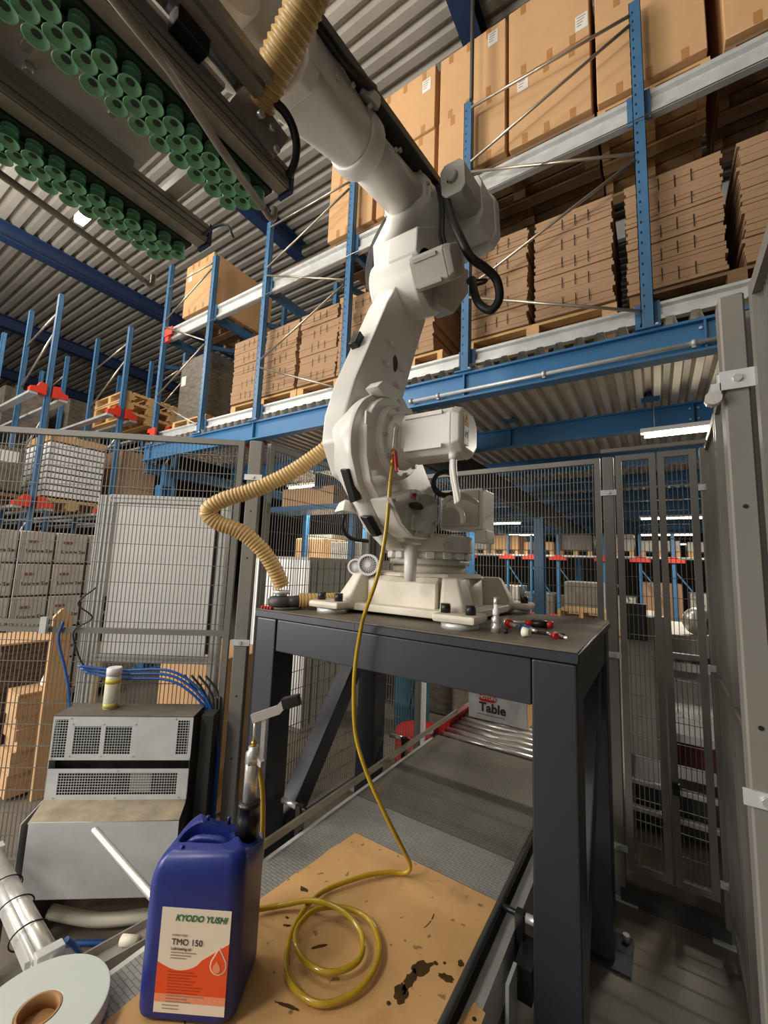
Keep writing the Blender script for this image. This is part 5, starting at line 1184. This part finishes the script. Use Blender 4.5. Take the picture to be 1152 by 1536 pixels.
stick('wrench', 'silver spanner lying beside the short red screwdriver', 'tool', (-0.30, 1.57, TZ+0.006), (-0.25, 1.52, TZ+0.006), [(0, .2, .011, .011, M_steel, 'jaw', 10), (.2, 1, .006, .006, M_steel, 'handle', 8)])
for k in range(4):
    stick('red_bolt', 'dark red bolt, %s from the left, on the table corner by the hose connector' % ordn[k], 'bolt', (-1.535+0.019*k, 1.335, TZ+0.007), (-1.527+0.019*k, 1.36, TZ+0.007), [(0, .35, .0075, .0075, M_drum, 'head', 6), (.35, 1, .005, .005, M_drum, 'shank', 8)])

# ================================================================== LOWER LEFT: CYLINDER, ROD, FILM ROLL, CABLES
pc_ = thing('pneumatic_cylinder', 'silver pneumatic cylinder with black ties leaning at the lower left', 'cylinder', (-1.42, 0.60, 0.5))
pA, pB = Vector((-1.99, 0.655, 0.43)), Vector((-1.395, 0.575, 0.52)); dd = (pB-pA).normalized(); sd = dd.cross(Vector((0, 0, 1))).normalized(); up = sd.cross(dd)
b = MB(); b.cyl(pA-dd*0.25, pB, 0.026, seg=22); b.build('barrel', M_steel, pc_)
for s, k in ((1, 0.6), (1, -1.0)):
    b = MB(); b.cyl(pA-dd*0.25+sd*0.026*s+up*0.026*k*0.5, pB+sd*0.026*s+up*0.026*k*0.5, 0.010, seg=10); b.build('tie_rod', M_alu, pc_)
b = MB(); b.bar(pA-dd*0.25+sd*0.036-up*0.004, pB-dd*0.02+sd*0.036-up*0.004, 0.018, 0.022); b.build('sensor_rail', M_alu, pc_)
for f in (0.12, 0.42, 0.74):
    q = pA.lerp(pB, f); ring = [q+(sd*math.cos(a)*0.046+up*math.sin(a)*0.031)+sd*0.012 for a in [2*PI*i/20 for i in range(20)]]
    b = MB(); b.tube(ring, 0.0022, 6, closed=True); b.build('cable_tie', M_black, pc_)
b = MB(); b.bar(pB-dd*0.01, pB+dd*0.03, 0.062, 0.056, up=up); b.build('end_block', M_alu, pc_, bevel=0.004)
b = MB(); b.bar(pA-dd*0.30, pA-dd*0.24, 0.06, 0.056, up=up); b.build('end_block', M_alu, pc_, bevel=0.004)
b = MB(); b.cyl(pB+dd*0.03, pB+dd*0.07+Vector((0, 0.02, 0.01)), 0.012, seg=12); b.build('fitting', M_steel, pc_)
b = MB(); b.box(-1.42, -1.38, 0.56, 0.62, 0.0, 0.49); b.build('support_leg', M_darkgrey, pc_)
b = MB(); b.box(-2.15, -2.10, 0.64, 0.70, 0.0, 0.38); b.build('support_leg', M_darkgrey, pc_)
ro = thing('steel_rod', 'polished round steel rod slanting behind the jerrycan', 'rod', (-1.83, 0.83, 0.42))
b = MB(); b.cyl((-1.80, 0.845, 0.565), (-1.30, 0.83, 0.53), 0.013, seg=18); b.build('rod', M_steel, ro, bevel=0.002, seg=1)
b = MB(); b.box(-1.325, -1.288, 0.80, 0.86, 0.47, 0.545); b.build('rod_clamp', M_alu, ro)
tr = thing('tray_bracket', 'long channel bracket lying below the cooling unit with a blue tube', 'bracket', (-1.6, 0.85, 0.2))
p0, p1 = Vector((-1.67, 0.70, 0.20)), Vector((-1.40, 1.06, 0.36))
b = MB(); b.bar(p0, p1, 0.09, 0.006); b.build('channel_base', M_gprof, tr)
sd2 = (p1-p0).cross(Vector((0, 0, 1))).normalized()
for s in (-1, 1):
    b = MB(); b.bar(p0+sd2*0.045*s+Vector((0, 0, .014)), p1+sd2*0.045*s+Vector((0, 0, .014)), 0.006, 0.032); b.build('channel_side', M_gprof, tr)
b = MB(); q = p0.lerp(p1, 0.45); b.cyl(q+Vector((-.02, 0, .022)), q+Vector((.03, .03, .022)), 0.016, seg=14); b.build('roller', M_cream, tr)
for f in (0.03, 0.95):
    q = p0.lerp(p1, f); b = MB(); b.cyl((q.x, q.y, 0), (q.x, q.y, q.z), 0.012, seg=10); b.build('leg', M_darkgrey, tr)
cable('blue_tube', 'blue pneumatic tube crossing the floor under the cooling unit', [(-2.30, 0.80, 0.03), (-2.15, 0.86, 0.012), (-1.98, 0.98, 0.012), (-1.80, 1.10, 0.02), (-1.62, 1.12, 0.10), (-1.48, 1.06, 0.30)], 0.010, M_bcable, 'tube')
cable('blue_tube', 'short blue tube beside the silver cylinder', [(-1.50, 0.66, 0.46), (-1.52, 0.70, 0.40), (-1.56, 0.74, 0.32), (-1.60, 0.76, 0.26)], 0.008, M_bcable, 'tube')
cable('white_tube', 'thick white corrugated tube lying under the cooling unit', [(-2.22, 0.90, 0.07), (-2.05, 1.02, 0.04), (-1.90, 1.16, 0.04), (-1.78, 1.26, 0.05)], 0.026, M_cream, 'tube')
cable('white_tube', 'thin pale cable hanging below the cooling unit near the jerrycan', [(-1.66, 1.19, 0.19), (-1.63, 1.15, 0.12), (-1.60, 1.12, 0.01)], 0.005, M_cream, 'cable')
fr_ = thing('film_roll', 'pale film roll with a brown cardboard core at the lower left corner', 'roll', (-1.225, 0.50, 0.511))
rc_ = Vector((-1.225, 0.498, 0.552)); rd = Vector((0.0, 0.0, 1.0))
b = MB(); b.ring(rc_-rd*0.04, rd, 0.140, 0.044, 0.04, 64); b.build('film', M_roll, fr_, bevel=0.004)
b = MB(); b.ring(rc_-rd*0.04, rd, 0.0435, 0.039, 0.0405, 32); b.cyl(rc_-rd*0.040, rc_-rd*0.034, 0.039, seg=32); b.build('core', M_coreb, fr_)
# cables around the panel frame
for i, off in enumerate((0, 0.018, -0.02)):
    cable('blue_cable', 'blue cable running along the bottom of the white panel, %s of three' % ('middle', 'upper', 'lower')[i], [(-2.404+off*.3, 0.981-off, 1.024+off), (-2.257, 1.095, 1.002+off), (-2.08, 1.233, 1.002+off*1.2), (-1.972, 1.317+off*.3, 0.935+off), (-1.895, 1.376, 0.82+off), (-1.862+off*.5, 1.402, 0.662), (-1.859+off*.6, 1.405, 0.476), (-1.852, 1.411, 0.25+off)], 0.0065, M_bcable, group='blue cables at the white panel')
cable('blue_cable', 'blue cable hanging left of the white panel', [(-2.50, 0.915, 1.25), (-2.512, 0.909, 1.158), (-2.473, 0.94, 1.014), (-2.444, 0.962, 0.872), (-2.431, 0.973, 0.62)], 0.0065, M_bcable, group='blue cables at the white panel')
cable('black_cable', 'thin black cable curling beside the left frame post of the white panel', [(-2.40, 1.0, 1.42), (-2.45, 0.95, 1.34), (-2.40, 1.0, 1.27), (-2.46, 0.95, 1.20), (-2.43, 0.975, 1.08), (-2.40, 1.0, 1.02)], 0.004, M_black)
for k in range(4):
    cable('grey_cable', 'grey cable, %s from the left, draped behind the cooling unit top' % ordn[k], [(-2.02+.03*k, 1.29+.02*k, 1.0), (-1.99+.03*k, 1.33+.02*k, 0.94), (-1.95+.02*k, 1.35+.02*k, 0.89), (-1.91+.012*k, 1.375+.01*k, 0.865), (-1.905+.012*k, 1.375+.01*k, 0.60)], 0.006, M_darkgrey, group='grey cables behind the cooling unit')

# ================================================================== GOODS BEHIND THE LEFT FENCE
M_maroon = mat('maroon_print', (128,72,66), 0.6, var=0.03)
# printed white cartons
def lounge(x, y, z, label, txt):
    t = thing('lounge_carton', label, 'carton', (x-0.25, y, z), 'film wrapped printed cartons behind the left fence')
    b = MB(); b.box(x-0.5, x, y-0.142, y+0.142, z+0.002, z+0.318); b.build('box', M_wrapw, t, bevel=0.008, seg=1)
    if txt:
        text_part('Lounge Set', 0.05, M_ink, t, frame_mat((x+0.002, y+0.02, z+0.12), (0, 1, 0), (0, 0, 1)), bold=0.001)
        b = MB(); pts = [(math.cos(a)*0.014+(0.03 if math.cos(a) > 0 else -0.03), math.sin(a)*0.014) for a in [2*PI*i/20 for i in range(20)]]
        b.prism([(y-0.04+p[0], z+0.215+p[1]) for p in pts], 'x', x+0.001, x+0.003); b.build('logo_oval', M_maroon, t)
cn = ['first', 'second', 'third', 'fourth', 'fifth']
for i, y in enumerate((1.33, 1.63, 1.93, 2.24)):
    for k in range(5 if i != 3 else 5):
        lounge(-5.3, y, 0.15+0.33*k, 'white printed Lounge Set carton, %s row up, %s column from the left picture edge' % (cn[k], cn[i]), True)
for i, y in enumerate((1.37, 2.20)):
    pallet('B', (-5.55, y, 0.004), 'floor pallet under the printed cartons, %s from the left' % cn[i], 0.47, group='floor pallets behind the left fence')
b = MB(); b.box(-5.28, -5.27, 1.475, 1.485, 0.3, 1.79); tag(b.build('edge_strip', M_panelw, at=(-5.275, 1.48, 0.3)), 'white corner strip between two printed carton columns', 'strip')
# cardboard divider piles
M_comb = mat('honeycomb_edge', (112,86,62), 0.9, rgb2=(60,46,36), scale=34, bump=0.6, bscale=60)
t = thing('cardboard_pile', 'pile of dark edged honeycomb cardboard with a tan top behind the fence', 'cardboard', (-3.95, 1.18, 0))
for k in range(22):
    b = MB(); z = 0.150+0.036*k; j = [random.uniform(-.014, .014) for _ in range(3)]; b.box(-4.20, -3.75+j[0], 1.03+j[1], 1.345+j[2], z, z+0.033); b.build('sheet', M_comb, t)
b = MB(); b.box(-4.22, -3.73, 1.01, 1.36, 0.943, 0.955); b.build('tan_top', M_carton, t)
b = MB(); b.box(-4.2, -3.75, 1.04, 1.34, 0.0, 0.149); b.build('base_box', M_wood_o, t)
t = thing('cardboard_pile', 'crushed tan carton with ragged layers standing before the honeycomb pile', 'cardboard', (-3.6, 1.23, 0))
for k in range(9):
    b = MB(); z = 0.02+0.07*k; j = [random.uniform(-.015, .015) for _ in range(4)]; b.box(-3.70+j[0], -3.50+j[1], 1.10+j[2], 1.30+j[3], z, z+0.068); b.build('layer', M_carton, t)
b = MB(); b.box(-3.71, -3.49, 1.085, 1.315, 0.652, 0.662); b.build('flap', M_carton, t)
b = MB(); b.prism([(1.195, 0.0), (1.345, 0.0), (1.295, 1.15), (1.235, 1.21), (1.185, 1.15)], 'x', -3.43, -3.40); tag(b.build('tall_board', M_carton, at=(-3.41, 1.27, 0)), 'tall pointed tan cardboard strip standing on end left of the white panel', 'cardboard')
carton(-3.05, -2.35, 1.75, 2.2, 0.0, 0.95, 'tan carton standing behind the lower half of the white panel', 'cartons behind the left fence', tape=False)
b = MB(); b.hull([(-3.55+random.uniform(-.05, .05), 1.27+random.uniform(-.05, .05), 0.664+random.uniform(0, .10)) for _ in range(24)]+[(-3.55, 1.27, .664), (-3.58, 1.24, .664), (-3.52, 1.30, .664)])
tag(b.build('plastic_bag', M_panelw, at=(-3.55, 1.27, 0.664)), 'crumpled white plastic bag on the crushed tan carton', 'bag')
# drive-in racks at the far left
lr = thing('drive_in_rack', 'blue drive in rack with red arms at the far left', 'rack', (-7.5, 2.3, 0))
for y in (1.02, 1.88, 2.76, 3.64):
    for x in (-6.5, -7.6, -8.8, -10.0, -11.4):
        zt = {-6.5: 4.98}.get(x, 5.1)
        b = MB(); upright(b, x, y, 0, zt); b.box(x-0.034, x+0.034, y-0.026, y-0.02, 0, zt); b.build('upright', M_blue2, lr)
    for (xa, xb) in ((-6.5, -7.6), (-8.8, -10.0)):
        for (za, zb) in ((4.75, 4.55), (4.5, 3.9), (3.3, 2.6), (2.0, 1.3)):
            b = MB(); b.cyl((xa, y, za), (xb, y, zb), 0.014, seg=6); b.build('brace_rod', M_zinc, lr)
    for z in (3.66, 2.22):
        for s in (-1, 1):
            b = MB(); b.prism([(y+s*0.035, z-0.10), (y+s*0.20, z-0.085), (y+s*0.20, z-0.03), (y+s*0.13, z-0.01), (y+s*0.10, z+0.055), (y+s*0.035, z+0.04)], 'x', -6.52, -6.42); b.build('red_arm', M_red, lr)
            b = MB(); b.box(-11.4, -6.44, y+s*0.16-0.045, y+s*0.16+0.045, z-0.12, z-0.088); b.build('pallet_rail', M_galv, lr)
# loads on it
t = thing('white_stack', 'tall stack of white slatted boxes under a tan lid on the left rack', 'load', (-7.0, 2.32, 2.14))
for k in range(9):
    for c_ in range(2):
        y0 = 2.02+0.33*c_; z0 = 2.31+0.082*k
        b = MB(); b.box(-7.55, -6.62+random.uniform(-.01, .01), y0, y0+0.315, z0, z0+0.062); b.build('white_box', M_panelw, t)
b = MB(); b.box(-7.55, -6.64, 2.02, 2.67, 3.055, 3.15); b.build('tan_lid', M_carton, t)
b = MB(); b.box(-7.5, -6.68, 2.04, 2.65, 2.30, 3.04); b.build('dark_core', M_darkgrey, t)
pallet('A', (-7.05, 2.33, 2.135), 'pallet under the white slatted boxes on the left rack', 0.8, group='pallets on the left rack')
def wrapped(x0, x1, y0, y1, z0, z1, label, m=M_wrap, paper=True):
    t = thing('wrapped_load', label, 'load', ((x0+x1)/2, (y0+y1)/2, z0), 'wrapped loads on the left rack')
    b = MB(); b.box(x0, x1, y0, y1, z0, z1); b.build('goods', m, t, bevel=0.03)
    if paper: b = MB(); b.box(x1, x1+0.006, y1-0.28, y1-0.08, z1-0.2, z1-0.06); b.build('paper_label', M_paper, t)
wrapped(-7.6, -6.62, 1.16, 1.80, 2.30, 2.86, 'dark film wrapped load at the left picture edge')
pallet('B', (-7.1, 1.48, 2.135), 'pallet under the dark wrapped load at the left picture edge', 0.8, group='pallets on the left rack')
for k in range(3):
    carton(-7.4, -6.62, 2.90, 3.42, 2.30+0.28*k, 2.58+0.28*k, 'brown carton on the left rack, %s from the bottom, beside the mezzanine corner' % cn[k], 'brown cartons on the left rack', m=M_carton_d, tape=False)
pallet('B', (-7.05, 3.2, 2.135), 'pallet under the brown cartons on the left rack', 0.8, group='pallets on the left rack')
for k in range(3):
    pallet('A', (-7.0, 3.2, 3.575+0.15*k), 'empty pallet stacked high on the left rack, %s from the bottom' % cn[k], 0.8, group='pallets on the left rack')
wrapped(-10.5, -8.9, 2.0, 2.66, 3.6, 4.3, 'shaded wrapped load deep in the left rack', paper=False)
wrapped(-10.5, -8.9, 2.9, 3.5, 3.6, 4.4, 'shaded wrapped load deepest in the left rack', paper=False)
wrapped(-11.0, -9.2, 1.1, 1.8, 3.6, 4.2, 'shaded wrapped load deep in the left rack near the picture edge', paper=False)
for i, (x, y, z) in enumerate(((-16.5, 3.0, 4.55), (-16.5, 3.55, 4.5), (-16.5, 4.4, 4.42))):
    t = thing('ceiling_strip_lamp', 'distant bright hall lamp at the far left, %s from the picture edge' % cn[i], 'lamp', (x, y, z), 'distant hall lamps')
    b = MB(); b.box(x-0.5, x+0.5, y-0.06, y+0.06, z+0.04, z+0.09); b.build('housing', M_panelw, t)
    b = MB(); b.box(x-0.48, x+0.48, y-0.05, y+0.05, z, z+0.0399); b.build('diffuser', M_lampf, t)
    b = MB(); b.cyl((x, y, z+0.09), (x, y, 7.3), 0.006, seg=6); b.build('cord', M_darkgrey, t)
# lamp on the roof seen past the gripper
t = thing('ceiling_strip_lamp', 'bright hall lamp shining past the lower row of suction cups', 'lamp', (-5.2, 1.5, 5.0), 'distant hall lamps')
b = MB(); b.box(-6.4, -5.0, 1.86, 1.98, 6.03, 6.10); b.build('housing', M_panelw, t)
b = MB(); b.box(-6.38, -5.02, 1.87, 1.97, 6.0, 6.029); b.build('diffuser', M_lamp, t)
for x in (-6.2, -5.2):
    b = MB(); b.cyl((x, 1.92, 6.1), (x, 1.92, 7.3), 0.004, seg=6); b.build('cord', M_galv, t)

# ================================================================== UNDER THE MEZZANINE, BEHIND THE ROBOT
t = thing('ribbed_cabinet', 'large light grey ribbed steel cabinet behind the left end of the table', 'cabinet', (-3.2, 3.6, 0))
b = MB(); b.box(-3.70, -2.84, 3.02, 4.9, 0.0, 1.63); b.build('body', M_machine, t)
for k in range(22):
    b = MB(); x = -3.68+0.04*k; b.box(x, x+0.028, 2.995, 3.02, 0.05, 1.6); b.build('rib', M_panelw, t)
for k in range(20):
    b = MB(); y = 3.06+0.09*k; b.box(-2.84, -2.828, y, y+0.07, 0.05, 1.6); b.build('rib', M_machine, t)
def drum(x, y, r, h, m, label):
    t = thing('steel_drum', label, 'drum', (x, y, 0)); b = MB()
    b.lathe([(r*.97, 0), (r, .01), (r, h*.32), (r*1.03, h*.335), (r, h*.35), (r, h*.65), (r*1.03, h*.665), (r, h*.68), (r, h-.01), (r*.97, h), (r*.9, h-.012)], (x, y, 0), seg=28); b.build('shell', m, t)
    b = MB(); b.lathe([(0.03, h-.012), (0.03, h+.01)], (x+r*.5, y, 0), seg=12); b.build('bung', M_galv, t)
drum(-1.62, 3.10, 0.19, 0.30, M_drum, 'short red drum seen under the table beyond the conveyor')
drum(-2.05, 3.75, 0.17, 0.78, mat('teal_drum_paint', (38,92,110), 0.4, var=0.1), 'blue drum standing behind the conveyor under the mezzanine')
wrapped(-2.6, -1.85, 4.3, 5.0, 0.0, 0.9, 'film wrapped bale standing on the floor beyond the drums', paper=False)
cable('black_cable', 'black cable hanging on the back fence under the table', [(-1.45, 2.63, 1.15), (-1.40, 2.63, 1.05), (-1.36, 2.63, 1.12), (-1.33, 2.63, 1.02), (-1.40, 2.63, 0.85), (-1.46, 2.63, 0.60)], 0.006, M_black)
# machine behind the gate
mc = thing('packing_machine', 'grey packing machine with red belt standing behind the wire gate', 'machine', (0.2, 3.6, 0))
for (x0, x1, y0, y1, z0, z1, m, nm) in ((-0.20, -0.02, 3.25, 3.8, 0.45, 1.32, M_machine, 'cabinet'), (-0.02, 0.05, 3.2, 3.3, 0.0, 1.33, M_fence, 'post'), (0.05, 0.5, 3.3, 4.2, 1.06, 1.22, M_machine, 'control_panel'), (0.05, 0.5, 3.28, 3.3, 1.0, 1.055, M_alu, 'ledge'), (0.06, 0.48, 3.5, 3.9, 0.66, 1.0, mat('clear_guard', (150,158,160), 0.2, var=0.1, alpha=0.55), 'guard_window'), (0.05, 0.5, 3.26, 3.9, 0.58, 0.63, M_alu, 'shelf'), (0.06, 0.48, 3.4, 3.9, 0.40, 0.56, mat('maroon_belt', (96,36,44), 0.6, var=0.15), 'red_belt'), (-0.2, 0.5, 3.24, 3.28, 0.28, 0.31, M_alu, 'lower_rail'), (-0.2, 0.5, 3.24, 3.28, 0.12, 0.15, M_alu, 'lower_rail'), (-0.2, 0.5, 3.32, 3.9, 0.02, 0.27, M_darkgrey, 'underframe'), (-0.19, -0.06, 3.2, 3.25, 1.17, 1.40, M_black, 'black_box')):
    b = MB(); b.box(x0, x1, y0, y1, z0, z1); b.build(nm, m, mc, bevel=0.004, seg=1)
for x in (0.08, 0.16, 0.24, 0.32):
    b = MB(); b.box(x, x+0.045, 3.26, 3.279, 1.06, 1.10); b.build('push_button', M_blackp, mc)
b = MB(); b.lathe([(0.03, 0), (0.085, 0.02), (0.09, 0.06), (0.03, 0.08)], (0.22, 3.34, 1.30), (0, 1, 0.1), seg=22); b.build('reel', M_steel, mc)
b = MB(); b.ring((0.34, 3.34, 1.30), (0, 1, 0), 0.085, 0.07, 0.05, 24); b.build('reel', M_black, mc)
b = MB(); b.box(-0.17, -0.06, 3.26, 3.32, 0.66, 0.78); pr_ = b.build('red_pump', M_drum, mc, bevel=0.01)
b = MB(); b.box(-0.145, -0.095, 3.257, 3.2595, 0.70, 0.745); b.build('white_label', M_panelw, pr_)
for (x, y) in ((-0.18, 3.3), (0.46, 3.3), (-0.18, 3.85), (0.46, 3.85)):
    b = MB(); b.box(x-0.02, x+0.02, y-0.02, y+0.02, 0, 0.45); b.build('leg', M_fence, mc)
# deep racks with red arms
dr = thing('deep_rack', 'row of blue racks with red arms far behind the robot', 'rack', (-1.5, 12, 0))
for x in (-8.2, -7.0, -5.9, -4.7, -3.55, -2.9, -2.2, -1.1, -0.31, 0.36, 1.4):
    b = MB(); upright(b, x, 12.0, 0, 2.55); b.box(x-.034, x+.034, 11.985, 12.01, 0, 2.55); b.build('upright', M_blue, dr)
    b = MB(); b.prism([(x-0.22, 1.86), (x+0.22, 1.86), (x+0.22, 1.93), (x+0.1, 1.95), (x+.07, 2.0), (x-.07, 2.0), (x-.1, 1.95), (x-0.22, 1.93)], 'y', 11.9, 11.96); b.build('red_arm', M_red, dr)
    b = MB(); b.prism([(x-0.2, 0.35), (x+0.2, 0.35), (x+0.2, 0.43), (x-0.2, 0.43)], 'y', 11.9, 11.96); b.build('red_arm', M_red, dr)
    b = MB(); b.bar((x, 12.0, 1.7), (x+0.55, 12.0, 0.9), 0.03, 0.03); b.build('brace', M_blue2, dr)
for z in (1.98, 0.0):
    if z: b = MB(); b.box(-8.3, 1.5, 12.05, 13.15, 1.955, 1.999); b.build('shelf', M_galv, dr)
rr = random.Random(5); k = 0
for i in range(10):
    x = -7.9+0.95*i
    for (z0, nm) in ((0.02, 'floor level'), (2.0, 'upper level')):
        h = rr.uniform(0.7, 1.3) if z0 < 1 else rr.uniform(0.2, 0.45)
        m = rr.choice((M_wrap, M_wrapw, M_carton_d, M_carton))
        t = thing('far_load', 'far goods stack on the %s behind the robot, %s from the left' % (nm, ordn[i]), 'load', (x+0.4, 12.6, z0), 'far goods under the mezzanine')
        b = MB(); b.box(x, x+0.82, 12.15, 13.1, z0+0.13, z0+0.13+h); b.build('goods', m, t, bevel=0.03)
        for q in (0.05, 0.4, 0.75):
            c = MB(); c.box(x+q-0.04, x+q+0.06, 12.15, 13.1, z0, z0+0.13); c.build('pallet_block', M_wood, t)
for i, (x, y) in enumerate(((-1.05, 8.0), (-1.9, 9.4), (0.15, 9.0))):
    pallet('A', (x, y, 0.80) if i == 0 else (x, y, 0.42), 'pale pallet on a goods stack beyond the fence, %s from the left' % ('second', 'first', 'third')[i], 0.6, group='pallets under the mezzanine')
    b = MB(); t = thing('far_load', 'goods stack under a pale pallet beyond the fence, %s from the left' % ('second', 'first', 'third')[i], 'load', (x, y, 0), 'far goods under the mezzanine')
    b.box(x-0.35, x+0.35, y-0.4, y+0.4, 0.0, 0.798 if i == 0 else 0.418); b.build('goods', M_wrap, t, bevel=0.02)
wrapped(-1.75, -1.0, 10.2, 11.0, 0.6, 1.35, 'pale wrapped goods right of the blue column', m=M_wrapw, paper=False)
t = thing('steel_trolley', 'dark trolley carrying pale wrapped goods right of the blue column', 'trolley', (-1.4, 10.6, 0))
b = MB(); b.box(-1.8, -0.95, 10.15, 11.05, 0.52, 0.6); b.build('deck', M_darkgrey, t)
for x in (-1.75, -1.02):
    for y in (10.2, 10.98):
        b = MB(); b.box(x, x+0.05, y, y+0.05, 0, 0.52); b.build('leg', M_darkgrey, t)
# goods seen through the left fence below the mezzanine
for i, (x, y, z, h, m) in enumerate(((-5.0, 5.6, 1.62, 0.36, M_carton), (-4.2, 5.6, 1.62, 0.30, M_wrapw), (-5.6, 6.5, 1.62, 0.5, M_wrapw), (-3.6, 6.6, 1.62, 0.45, M_carton_d))):
    t = thing('shelf_load', 'goods on the shelf under the mezzanine left of the robot, %s of four' % ordn[i], 'load', (x, y, z), 'goods on the shelf left of the robot')
    b = MB(); b.box(x-0.33, x+0.33, y-0.3, y+0.3, z+0.001, z+h); b.build('goods', m, t, bevel=0.02)
t = thing('shelf_unit', 'dark blue shelf unit with red ends under the mezzanine left of the robot', 'rack', (-4.6, 6.0, 0))
for z in (1.54, 0.8):
    b = MB(); b.box(-6.0, -3.1, 5.2, 6.95, z, z+0.08); b.build('shelf', M_galv, t)
for x in (-6.0, -5.0, -4.0, -3.1):
    b = MB(); b.box(x-.04, x+.04, 5.15, 5.23, 0, 2.6); b.build('upright', M_blue, t)
    b = MB(); b.box(x-.12, x+.12, 5.10, 5.15, 1.53, 1.63); b.build('red_end', M_red, t)
b = MB(); b.lathe([(0.0, 0), (0.10, 0.02), (0.14, 0.09), (0.12, 0.18), (0.03, 0.23)], (-4.15, 3.32, 2.945), seg=18)
tag(b.build('red_ball', M_drum, at=(-4.15, 3.32, 2.945)), 'red round object lying on the lower flange behind the white panel', 'ball')
carton(-5.1, -4.0, 4.7, 5.1, 2.44, 2.74, 'long tan carton under the mezzanine above the white panel', 'cartons behind the left fence', tape=False)
b = MB(); b.box(-5.3, -3.7, 4.6, 5.15, 2.36, 2.438); tag(b.build('hanging_shelf', M_blue2, at=(-4.5, 4.9, 2.36)), 'blue hanging shelf carrying the long tan carton', 'shelf')
